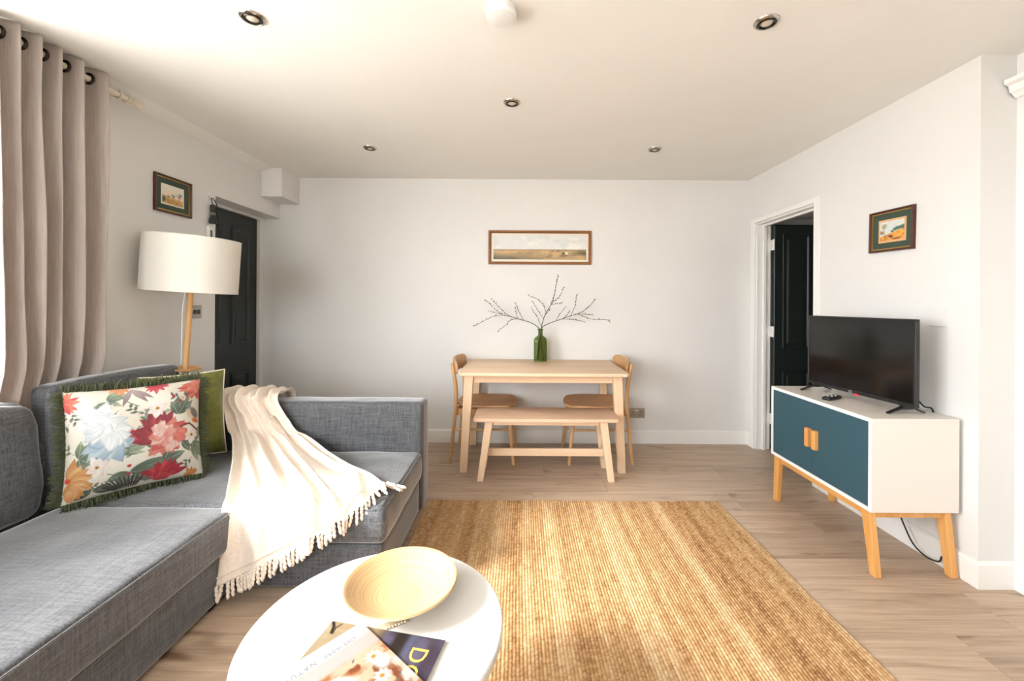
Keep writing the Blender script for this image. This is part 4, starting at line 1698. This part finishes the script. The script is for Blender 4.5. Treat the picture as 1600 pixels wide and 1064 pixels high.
def bottle():
    g = bmesh.new()
    n = 40

    def ring(w, d, z, p):
        out = []
        for k in range(n):
            a = 2 * PI * (k + .5) / n
            ca, sa = math.cos(a), math.sin(a)
            q = (abs(ca) ** p + abs(sa) ** p) ** (-1 / p)
            out.append(g.verts.new((VX + w * ca * q, VY + d * sa * q, VZ + z)))
        return out
    outer = [(.054, .036, 0, 5), (.0575, .039, .004, 5), (.0575, .039, .175, 5), (.0560, .038, .190, 4.5), (.047, .033, .206, 3.2), (.030, .026, .217, 2.3),
             (.022, .021, .224, 2), (.0205, .0205, .230, 2), (.0205, .0205, .268, 2), (.0260, .0260, .270, 2), (.0265, .0265, .280, 2), (.024, .024, .282, 2),
             (.0165, .0165, .281, 2), (.0165, .0165, .23, 2), (.026, .022, .212, 2.3), (.043, .029, .200, 3.2), (.0525, .034, .186, 4.5), (.0535, .035, .17, 5), (.0535, .035, .009, 5), (.048, .03, .007, 5)]
    R = [ring(*o) for o in outer]
    for a, b in zip(R, R[1:]):
        for k in range(n):
            g.faces.new((a[k], a[(k + 1) % n], b[(k + 1) % n], b[k]))
    g.faces.new(R[0][::-1]); g.faces.new(R[-1])
    return g


bo = add('glass_bottle', bottle(), 'bottle', None, True, angle=50)
tag(bo, 'square-shouldered green glass bottle vase on the dining table', 'vase')


def px2v(x, y, Y=3.6):
    dx, dy = x - PPX, y - PPY
    u, v = dx + ROLL * dy, dy - ROLL * dx
    return Vector((u * Y / F_PX, Y, EYE - v * Y / F_PX))


def zp(x, y):          # traced on the enlarged view of the branches
    return 730 + x / 6.957, 420 + y / 6.957


BR = {
    'left': dict(stem=[(765, 632), (700, 590), (630, 565), (545, 542), (460, 515), (380, 495), (300, 435), (240, 375), (185, 337)],
                 twigs=[[(400, 502), (300, 515), (220, 545), (130, 595), (62, 626)], [(450, 510), (390, 460), (330, 400), (268, 335)],
                        [(370, 490), (300, 478), (225, 457)], [(535, 545), (470, 560), (410, 620), (333, 678)],
                        [(615, 560), (570, 480), (545, 420), (512, 360)], [(545, 540), (535, 480), (523, 425)]], y0=3.60, sp=.05),
    'middle': dict(stem=[(805, 640), (825, 560), (855, 480), (910, 390), (945, 300), (965, 190), (980, 120), (990, 62)],
                   twigs=[[(915, 385), (960, 340), (1010, 295), (1052, 203)], [(915, 390), (970, 380), (1040, 368)],
                          [(855, 470), (830, 400), (770, 335), (675, 297)], [(820, 530), (780, 470), (740, 405), (700, 345)],
                          [(800, 620), (770, 540), (730, 480), (695, 428)], [(850, 500), (885, 460), (900, 435)]], y0=3.60, sp=-.04),
    'right': dict(stem=[(820, 632), (900, 590), (1000, 555), (1100, 520), (1200, 490), (1270, 455), (1340, 395), (1395, 322)],
                  twigs=[[(1130, 500), (1165, 420), (1185, 340), (1195, 272)], [(1215, 490), (1290, 495), (1370, 500)],
                         [(1200, 492), (1280, 525), (1380, 550), (1520, 555), (1550, 580)], [(1040, 545), (1120, 550), (1190, 558), (1285, 580)],
                         [(965, 560), (1010, 490), (1070, 412)], [(1030, 550), (1085, 500), (1118, 455)]], y0=3.60, sp=.03),
}
for nm, d in BR.items():
    root = empty('blossom_branch', (VX, VY, VZ + .28))
    rr = random.Random({'left': 3, 'middle': 5, 'right': 8}[nm])
    allp = []

    def trace(pts, ya, yb):
        o = []
        for k, p in enumerate(pts):
            f = k / (len(pts) - 1)
            o.append(px2v(*zp(*p), Y=ya + (yb - ya) * f))
        return o
    st = trace(d['stem'], 3.60, 3.60 + d['sp'])
    foot = {'left': (.028, .008), 'middle': (-.02, -.012), 'right': (-.032, .006)}[nm]
    neck = Vector((VX + (st[0].x - VX) * .2, VY + (st[0].y - VY) * .2, VZ + .25))
    inside = [Vector((VX + foot[0], VY + foot[1], VZ + .012)), neck]
    full = spline(inside + st, 6)
    add('stem', tube(bmesh.new(), full, [lerp(.0042, .0017, k / (len(full) - 1)) for k in range(len(full))], 6), 'glaze', root, True)
    sp_ = spline(st, 6)
    allp += sp_[int(len(sp_) * .45):]
    for tw_ in d['twigs']:
        tp = trace(tw_, 3.60 + d['sp'] * .5, 3.60 + d['sp'] * .5 + rr.uniform(-.06, .05))
        ts = spline(tp, 6)
        add('twig', tube(bmesh.new(), ts, [lerp(.0021, .0012, k / (len(ts) - 1)) for k in range(len(ts))], 5), 'glaze', root, True)
        allp += ts[4:]
    gb, gw_ = bmesh.new(), bmesh.new()
    for p in allp[::2]:
        q = p + Vector((rr.uniform(-.006, .006), rr.uniform(-.006, .006), rr.uniform(-.004, .008)))
        s = rr.uniform(.0032, .0056)
        lathe(gb, [(0, -s), (s * .8, -s * .4), (s, 0), (s * .7, s * .8), (0, s * 1.3)], 6, q)
        if rr.random() < .42:
            q = p + Vector((rr.uniform(-.012, .012), rr.uniform(-.012, .008), rr.uniform(-.006, .012)))
            for k in range(4):
                e = Vector((rr.uniform(-1, 1), rr.uniform(-1, 1), rr.uniform(-1, 1))) * .005
                s = rr.uniform(.003, .0055)
                lathe(gw_, [(0, -s * .6), (s, 0), (0, s * .6)], 6, q + e)
    o = add('buds', gb, 'bud', root, True); o['kind'] = 'stuff'
    o = add('blossoms', gw_, 'blossom', root, True); o['kind'] = 'stuff'
    tag(root, {'left': 'dark blossom branch in the green bottle, spreading to the left',
               'middle': 'dark blossom branch in the green bottle, rising tallest in the middle',
               'right': 'dark blossom branch in the green bottle, spreading to the right'}[nm], 'branch', 'branches in the green bottle')


# ================================================================== PICTURES
def picture(name, w, h, depth, fw_, frame_mat, layers, canvas, label, place, gilt=0.0):
    """built flat in a local frame: x right, z up, y = towards the wall; then set in place by a matrix"""
    root = empty(name, (0, 0, 0))
    x0, x1, z0, z1 = -w / 2, w / 2, -h / 2, h / 2
    parts = []

    def mitre(a, b, fw2, y_out, y_in):
        # one side of the frame, mitred, with a rounded face
        (ax, az), (bx, bz) = a, b
        d = Vector((bx - ax, 0, bz - az)).normalized()
        n = Vector((-d.z, 0, d.x))
        g = bmesh.new()
        sec = [(0, 0), (0, -depth * .75), (fw2 * .25, -depth), (fw2 * .6, -depth), (fw2 * .85, -depth * .75), (fw2, -depth * .5), (fw2, 0)]
        A_ = [g.verts.new(Vector((ax, 0, az)) + n * u + d * u + Vector((0, v, 0))) for u, v in sec]
        B_ = [g.verts.new(Vector((bx, 0, bz)) + n * u - d * u + Vector((0, v, 0))) for u, v in sec]
        m = len(sec)
        for i in range(m):
            g.faces.new((A_[i], A_[(i + 1) % m], B_[(i + 1) % m], B_[i]))
        g.faces.new(A_); g.faces.new(B_[::-1])
        return g
    C4 = [(x0, z0), (x1, z0), (x1, z1), (x0, z1)]
    for i in range(4):
        add('frame_side', mitre(C4[i], C4[(i + 1) % 4], fw_, 0, 0), frame_mat, root)
    ins = fw_
    if gilt:
        g = bmesh.new()
        a, b = ins, ins + gilt
        for (u0, u1, v0, v1) in ((x0 + a, x1 - a, z0 + a, z0 + b), (x0 + a, x1 - a, z1 - b, z1 - a), (x0 + a, x0 + b, z0 + b, z1 - b), (x1 - b, x1 - a, z0 + b, z1 - b)):
            box(g, u0, u1, -depth * .55, -.002, v0, v1)
        add('gilt_slip', g, 'gilt', root)
        ins = b
    yy = -.0030
    for (m, width) in layers:
        add('mount', B(x0 + ins, x1 - ins, yy, yy + .0012, z0 + ins, z1 - ins), m, root)
        ins += width
        yy -= .0006
    ny, nx = canvas.a.shape[:2]
    U, V = np.meshgrid(np.linspace(x0 + ins, x1 - ins, nx), np.linspace(z1 - ins, z0 + ins, ny))
    P = np.stack([U, np.full_like(U, yy - .0002), V], -1)
    add('print', grid_mesh('print', P, colors=canvas.lin()), 'print', root)
    root.matrix_basis = place
    tag(root, label, 'picture')
    return root


c = Canvas(220, 60, (226, 226, 222))
A = 220 / 60
cl = c.fbm(7, 5, 3); cl2 = c.fbm(12, 4, 9)
c.wash(np.clip((cl - .5) * 5, 0, 1) * .8, (242, 238, 230))
c.wash(np.clip((cl2 - .55) * 5, 0, 1) * .5, (206, 208, 206))
land = c.y > .58
c.wash(land * 1.0, (186, 158, 118))
c.wash(land * np.clip((c.fbm(6, 6, 11) - .45) * 6, 0, 1), (146, 122, 86))
c.wash(land * np.clip((c.fbm(9, 8, 12) - .52) * 7, 0, 1), (206, 170, 120))
c.wash(land * np.clip((c.y - .72) / .2, 0, 1) * np.clip(1.0 - c.x / 2.2, 0, 1), (106, 98, 80))
c.wash(land * np.clip((c.x - 3.0) / .6, 0, 1) * np.clip(1 - np.abs(c.y - .74) / .12, 0, 1), (84, 74, 54))
c.rect(0, .58, A, .61, (150, 122, 84), .02)
c.rect(2.82, .68, 2.94, .78, (232, 224, 206), .02)
c.rect(2.7, .70, 2.82, .78, (92, 88, 56), .03)
M['oak_frame'] = wood('carved_oak_frame', rgb(112, 66, 28), rgb(142, 88, 42), rgb(168, 110, 58), 0, 40, 0.4)
picture('framed_picture', .921, .303, .022, .024, 'oak_frame', [('ivory', .020)], c,
        'wide brown-framed landscape print of open moorland on the back wall',
        Matrix.Translation((.166, BACK - .001, 1.752)))

# two small pictures, green mounts
c = Canvas(90, 80, (238, 226, 206)); A = 90 / 80
c.wash(np.clip(1 - c.y / .6, 0, 1), (236, 230, 214))
c.wash(np.clip(1 - np.abs(c.y - .5) / .2, 0, 1) * .6, (244, 214, 184))
c.wash((c.y > .58 + .14 * (c.x / A - .3)) * 1.0, (216, 176, 108))
c.wash((c.y > .66 + .2 * c.x / A) * np.clip((c.fbm(6, 6, 2) - .4) * 4, 0, 1), (190, 140, 74))
c.ell(.04, .78, .16, .22, .2, (86, 92, 66), .5)
for (u, v, s) in ((.80 * A, .48, .24), (.52 * A, .56, .15), (.28 * A, .62, .10)):
    q = np.random.default_rng(int(u * 50))
    for k in range(26):
        a = -PI / 2 + q.uniform(-1.1, 1.1)
        c.line([(u, v + s * .3), (u + math.cos(a) * s, v + math.sin(a) * s * .95)], .006, (132, 134, 134))
    c.ell(u, v - .02, s * .6, s * .65, 0, (140, 146, 146), .8, .5)
    c.line([(u, v + s * 1.2), (u, v)], .013, (92, 80, 70))
c.line([(.45 * A, .76), (.75 * A, .82), (A, .92)], .012, (112, 74, 50))
place = Matrix.Translation((WX + .001, 2.583, 1.902)) @ Matrix.Rotation(PI / 2, 4, 'Z') @ Matrix.Rotation(math.radians(-.3), 4, 'Y')
picture('framed_picture', .272, .226, .020, .013, 'mahogany', [('mat_green', .033), ('ivory', .008)], c,
        'small mahogany-framed watercolour of bare trees above the floor lamp', place, .005)

c = Canvas(90, 80, (226, 226, 214)); A = 90 / 80
c.wash(np.clip((c.fbm(5, 4, 4) - .45) * 4, 0, 1) * .7, (206, 218, 222))
c.wash((c.y > .78 - .34 * c.x / A) * 1.0, (232, 170, 74))
c.wash((c.y > .78 - .34 * c.x / A) * np.clip((c.fbm(8, 8, 6) - .5) * 6, 0, 1), (212, 132, 54))
for (u, v, s) in ((.62, .46, .10), (.72, .42, .12), (.84, .40, .11), (.96, .38, .14), (.52, .55, .08)):
    c.ell(u * A, v, s * 1.2, s, .2, (78, 108, 92), .6)
c.ell(.16 * A, .26, .15, .18, 0, (142, 150, 112), .9)
c.ell(.24 * A, .20, .09, .10, 0, (158, 166, 128), .9)
c.ell(.08 * A, .56, .16, .13, .5, (128, 106, 66), .9)
c.line([(.17 * A, .3), (.2 * A, .6), (.22 * A, .95)], .016, (150, 130, 96))
c.line([(.34 * A, .66), (.36 * A, .9)], .014, (210, 206, 188))
c.ell(.45 * A, .80, .16, .07, .4, (92, 58, 52), .5)
c.ell(.70 * A, .92, .26, .05, -.1, (120, 64, 48), .5)
place = Matrix.Translation((RX - .001, 2.285, 1.664)) @ Matrix.Rotation(-PI / 2, 4, 'Z') @ Matrix.Rotation(math.radians(1.3), 4, 'Y')
picture('framed_picture', .272, .230, .020, .013, 'mahogany', [('mat_green', .033), ('peach_mat', .011)], c,
        'small dark-framed painting of a golden field hanging above the television', place, .005)

# ================================================================== WALL FITTINGS
# torch on a hook, remote in a wall holder, switch, blank plate, socket
HY = 2.878
hk = empty('wall_hook', (WX, HY, 1.98))
add('backplate', B(WX, WX + .004, HY - .016, HY + .016, 1.955, 2.012, .002, 1), 'white_plastic', hk)
add('hook', tube(bmesh.new(), spline([(WX + .003, HY, 1.985), (WX + .010, HY, 1.965), (WX + .018, HY, 1.958), (WX + .024, HY, 1.968)], 6), .0022, 8), 'chrome', hk, True)
tag(hk, 'small white adhesive hook above the torch', 'hook')
tr = empty('torch', (WX + .022, HY + .012, 1.79))
cx, cy = WX + .026, HY + .012
add('barrel', lathe(bmesh.new(), [(0, 1.79), (.021, 1.79), (.0225, 1.795), (.0225, 1.818), (.0165, 1.833), (.015, 1.84), (.015, 1.872), (.0165, 1.874), (.0165, 1.917), (.014, 1.921), (0, 1.921)], 24, (cx, cy, 0)), 'black', tr, True, angle=40)
add('grip_band', lathe(bmesh.new(), [(.0155, 1.848), (.0158, 1.850), (.0158, 1.866), (.0155, 1.868)], 24, (cx, cy, 0)), 'grey_plastic', tr, True)
add('wrist_strap', tube(bmesh.new(), spline([(cx, cy, 1.918), (cx - .004, cy - .006, 1.95), (cx - .004, cy - .010, 1.966), (cx - .003, cy + .012, 1.962), (cx, cy + .034, 1.93), (cx, cy + .036, 1.87), (cx, cy + .05, 1.82), (cx, cy + .036, 1.812), (cx, cy + .018, 1.838)], 8), .003, 8), 'dark_rubber', tr, True)
tag(tr, 'black torch hanging by its strap beside the left door', 'torch')
rc = empty('thermostat_remote', (WX, HY - .002, 1.665))
add('holder', roundbox((WX, HY - .022, 1.665), (WX + .022, HY + .024, 1.772), .008, (6, 8, 12)), 'white_plastic', rc, True)
add('display', B(WX + .0215, WX + .0228, HY - .006, HY + .014, 1.69, 1.745, .001, 1), 'grey_plastic', rc)
for k in range(3):
    add('button', lathe(bmesh.new(), [(0, 0), (.0042, 0), (.004, .0015), (0, .0018)], 12, (WX + .0226, HY + .004, 1.700 + .016 * k), Matrix.Rotation(PI / 2, 4, 'Y')), 'black', rc, True)
tag(rc, 'white remote control in a wall holder below the torch', 'remote')


def plate(name, wall, centre, w, h, material):
    """flush plate; wall 'l' faces +x, 'r' faces -x, 'b' faces -y"""
    x, y, z = centre
    root = empty(name, centre)
    if wall == 'l':
        b = B(x, x + .008, y - w / 2, y + w / 2, z - h / 2, z + h / 2, .002, 2)
    elif wall == 'r':
        b = B(x - .008, x, y - w / 2, y + w / 2, z - h / 2, z + h / 2, .002, 2)
    else:
        b = B(x - w / 2, x + w / 2, y - .008, y, z - h / 2, z + h / 2, .002, 2)
    add('faceplate', b, material, root)
    return root


sw = plate('light_switch', 'l', (WX, 2.775, 1.18), .086, .086, 'steel')
for k in (-1, 1):
    add('rocker', B(WX + .007, WX + .0125, 2.775 + k * .016 - .009, 2.775 + k * .016 + .009, 1.165, 1.195, .001, 1), 'black', sw)
    add('screw', lathe(bmesh.new(), [(0, 0), (.003, 0), (.003, .001), (0, .0014)], 10, (WX + .008, 2.775 + k * .034, 1.18), Matrix.Rotation(PI / 2, 4, 'Y')), 'chrome', sw, True)
tag(sw, 'brushed steel light switch on the left wall behind the lamp pole', 'light switch')
bp = plate('blank_plate', 'r', (RX, 2.035, 1.195), .088, .088, 'wall')
tag(bp, 'plain white blanking plate on the wall right of the television', 'wall plate')
so = plate('wall_socket', 'b', (1.043, BACK, .272), .146, .086, 'steel')
for k in (-1, 1):
    cx = 1.043 + k * .036
    for (dx, dz, w, h) in ((0, .012, .003, .007), (-.011, -.012, .0055, .003), (.011, -.012, .0055, .003)):
        add('pin_hole', B(cx + dx - w, cx + dx + w, BACK - .0088, BACK - .0075, .268 + dz - h, .268 + dz + h), 'black', so)
    add('switch', B(1.043 + k * .009 - .0055, 1.043 + k * .009 + .0055, BACK - .012, BACK - .007, .288, .304, .001, 1), 'white_plastic', so)
    for q in (-1, 1):
        pass
tag(so, 'brushed steel double socket on the back wall beside the right chair', 'socket')

# ================================================================== TV CABINET
CX0, CX1, CY0, CY1, CZ0_, CZ1_ = 1.615, 2.018, 1.91, 2.675, .298, .730
cb = empty('tv_cabinet', (1.82, 2.29, 0))
th = .018
add('top_panel', B(CX0, CX1, CY0, CY1, CZ1_ - th, CZ1_, .0012, 1), 'box_white', cb)
add('bottom_panel', B(CX0, CX1, CY0, CY1, CZ0_, CZ0_ + th, .0012, 1), 'box_white', cb)
for ya, yb in ((CY0, CY0 + th), (CY1 - th, CY1)):
    add('side_panel', B(CX0, CX1, ya, yb, CZ0_ + th, CZ1_ - th, .0008, 1), 'box_white', cb)
add('back_panel', B(CX1 - .008, CX1, CY0 + th, CY1 - th, CZ0_ + th, CZ1_ - th), 'box_white', cb)
g = bmesh.new()
e = .0012
box(g, CX0 - e, CX0, CY0, CY1, CZ1_ - th, CZ1_); box(g, CX0 - e, CX0, CY0, CY1, CZ0_, CZ0_ + th)
box(g, CX0 - e, CX0, CY0, CY0 + th, CZ0_ + th, CZ1_ - th); box(g, CX0 - e, CX0, CY1 - th, CY1, CZ0_ + th, CZ1_ - th)
add('edge_banding', g, 'box_edge', cb)
ymid = 2.292
for ya, yb, hs in ((CY0 + th + .0015, ymid - .001, 1), (ymid + .001, CY1 - th - .0015, -1)):
    dr = add('door', B(CX0 + .001, CX0 + .017, ya, yb, CZ0_ + th + .0015, CZ1_ - th - .0015, .001, 1), 'teal', cb)
    hy = ymid - .026 if hs == 1 else ymid + .030
    add('handle', B(CX0 - .022, CX0 + .001, hy - .014, hy + .014, .462, .566, .003, 2), 'bamboo', dr)
# leg frame
for xa in (CX0 + .012, CX1 - .052):
    add('rail', B(xa + .008, xa + .030, CY0 + .06, CY1 - .06, .258, CZ0_, .002, 1), 'bamboo_y', cb)
for ya in (CY0 + .028, CY1 - .048):
    add('rail', B(CX0 + .034, CX1 - .044, ya, ya + .02, .262, CZ0_, .002, 1), 'bamboo', cb)
for ix, xa in ((0, CX0 + .006), (1, CX1 - .046)):
    for s, yt, yf in ((-1, CY0 + .045, CY0 + .012), (1, CY1 - .045, CY1 - .012)):
        for half in (0,):
            xw = .030
            x0 = xa + half * (xw + .002)
            bot = [(x0 + .010, yf - .018, 0), (x0 + xw + .010, yf - .018, 0), (x0 + xw + .010, yf + .018, 0), (x0 + .010, yf + .018, 0)]
            top = [(x0, yt - .026, CZ0_), (x0 + xw, yt - .026, CZ0_), (x0 + xw, yt + .026, CZ0_), (x0, yt + .026, CZ0_)]
            if half == 0:
                lg = add('leg', hexa(bmesh.new(), bot, top, .004), 'bamboo', cb)
            else:
                add('leg_half', hexa(bmesh.new(), bot, top, .004), 'bamboo', lg)
        if s == -1:
            add('bolt', lathe(bmesh.new(), [(0, 0), (.005, 0), (.005, .001), (0, .0012)], 12, (xa + .015, yt - .026, CZ0_ - .02), Matrix.Rotation(PI / 2, 4, 'X')), 'black', cb, True)
tag(cb, 'white television cabinet with two teal doors and splayed bamboo legs', 'cabinet')

# ---- television, turned slightly away from the wall
tvm = Matrix.Translation((1.845, 2.282, CZ1_)) @ Matrix.Rotation(math.radians(5.0), 4, 'Z')
tv = empty('television', (1.845, 2.282, CZ1_))
TVW, TVH0, TVH1 = .328, .036, .456


def tvb(name, g, m, parent=tv, **k):
    g.transform(tvm)
    return add(name, g, m, parent, **k)


tvb('bezel', (lambda g: (box(g, -.020, .004, -TVW, TVW, TVH0, TVH0 + .018, .002, 1), box(g, -.020, .004, -TVW, TVW, TVH1 - .011, TVH1, .002, 1),
                         box(g, -.020, .004, -TVW, -TVW + .012, TVH0 + .018, TVH1 - .011, .002, 1), box(g, -.020, .004, TVW - .012, TVW, TVH0 + .018, TVH1 - .011, .002, 1), g)[-1])(bmesh.new()), 'bezel')
tvb('screen', B(-.016, -.012, -TVW + .011, TVW - .011, TVH0 + .017, TVH1 - .010), 'screen')
tvb('rear_housing', hexa(bmesh.new(), [(-.012, -TVW + .006, TVH0 + .006), (.055, -TVW + .05, TVH0 + .02), (.055, TVW - .05, TVH0 + .02), (-.012, TVW - .006, TVH0 + .006)],
                         [(-.012, -TVW + .006, TVH1 - .006), (.03, -TVW + .06, TVH1 - .05), (.03, TVW - .06, TVH1 - .05), (-.012, TVW - .006, TVH1 - .006)], .004), 'black')
for s in (-1, 1):
    yy = s * (TVW - .055)
    g = bmesh.new()
    for e in (-.105, .090):          # two slim struts splaying from the lower edge
        k = 1 if e < 0 else -1
        hexa(g, [(e, yy - .009, 0), (e, yy + .009, 0), (-.004 - .034 * k, yy + .012, .022), (-.004 - .034 * k, yy - .012, .022)],
             [(e, yy - .008, .007), (e, yy + .008, .007), (-.004 + .004 * k, yy + .012, .042), (-.004 + .004 * k, yy - .012, .042)], .002)
    box(g, -.030, .024, yy - .012, yy + .012, .020, .042, .003, 1)
    tvb('stand_foot', g, 'black')
g = B(-.0225, -.012, -.026, -.006, TVH0 - .006, TVH0 + .003, .002, 1)
lm = tvb('standby_lamp', g, 'red_lamp')
lm['label'] = 'small glowing red standby light'
me = text_mesh('LG', .018)
me.transform(Matrix.Translation((-.0206, .030, TVH0 + .003)) @ Matrix(((0, 0, -1, 0), (-1, 0, 0, 0), (0, 1, 0, 0), (0, 0, 0, 1))))
me.transform(tvm)
add('logo', me, 'white_plastic', tv)
tag(tv, 'flat black television with splayed feet standing on the white cabinet', 'television')

cab = add('television_cable', tube(bmesh.new(), spline([(1.925, 2.06, .83), (1.955, 2.05, .79), (1.985, 2.045, .755), (2.024, 2.04, .735), (2.028, 2.04, .60)], 8), .0038, 8), 'dark_rubber', None, True)
tag(cab, 'black cable running down behind the television to the wall', 'cable')

rmt = empty('remote_control', (1.722, 2.30, CZ1_))
rm4 = Matrix.Translation((1.722, 2.30, CZ1_)) @ Matrix.Rotation(math.radians(-62), 4, 'Z')
g = roundbox((-.021, -.066, .001), (.021, .066, .019), .008, (8, 14, 6)); g.transform(rm4)
add('body', g, 'black', rmt, True)
for a in range(3):
    for b in range(5):
        g = B(-.014 + a * .011 - .0036 + .003, -.014 + a * .011 + .0036 + .003, -.042 + b * .02 - .005, -.042 + b * .02 + .005, .0188, .0205, .001, 1)
        g.transform(rm4)
        add('button', g, 'white_plastic' if (a + b) % 2 else 'grey_plastic', rmt)
tag(rmt, 'small black remote control on the cabinet in front of the television', 'remote')

# socket low on the wall with a plug and lead under the cabinet
s2 = plate('wall_socket', 'r', (RX, 2.235, .258), .146, .086, 'white_plastic')
add('plug', B(RX - .042, RX - .008, 2.18, 2.225, .235, .275, .004, 2), 'white_plastic', s2)
tag(s2, 'white double socket low on the wall under the cabinet', 'socket')
cab = add('power_cable', tube(bmesh.new(), spline([(RX - .04, 2.20, .245), (RX - .055, 2.19, .20), (RX - .05, 2.15, .11), (RX - .05, 2.10, .045), (RX - .045, 2.04, .02), (RX - .04, 1.985, .03), (RX - .035, 1.975, .06)], 8), .0036, 8), 'dark_rubber', None, True)
tag(cab, 'black power cable looping from the low socket beneath the cabinet', 'cable')
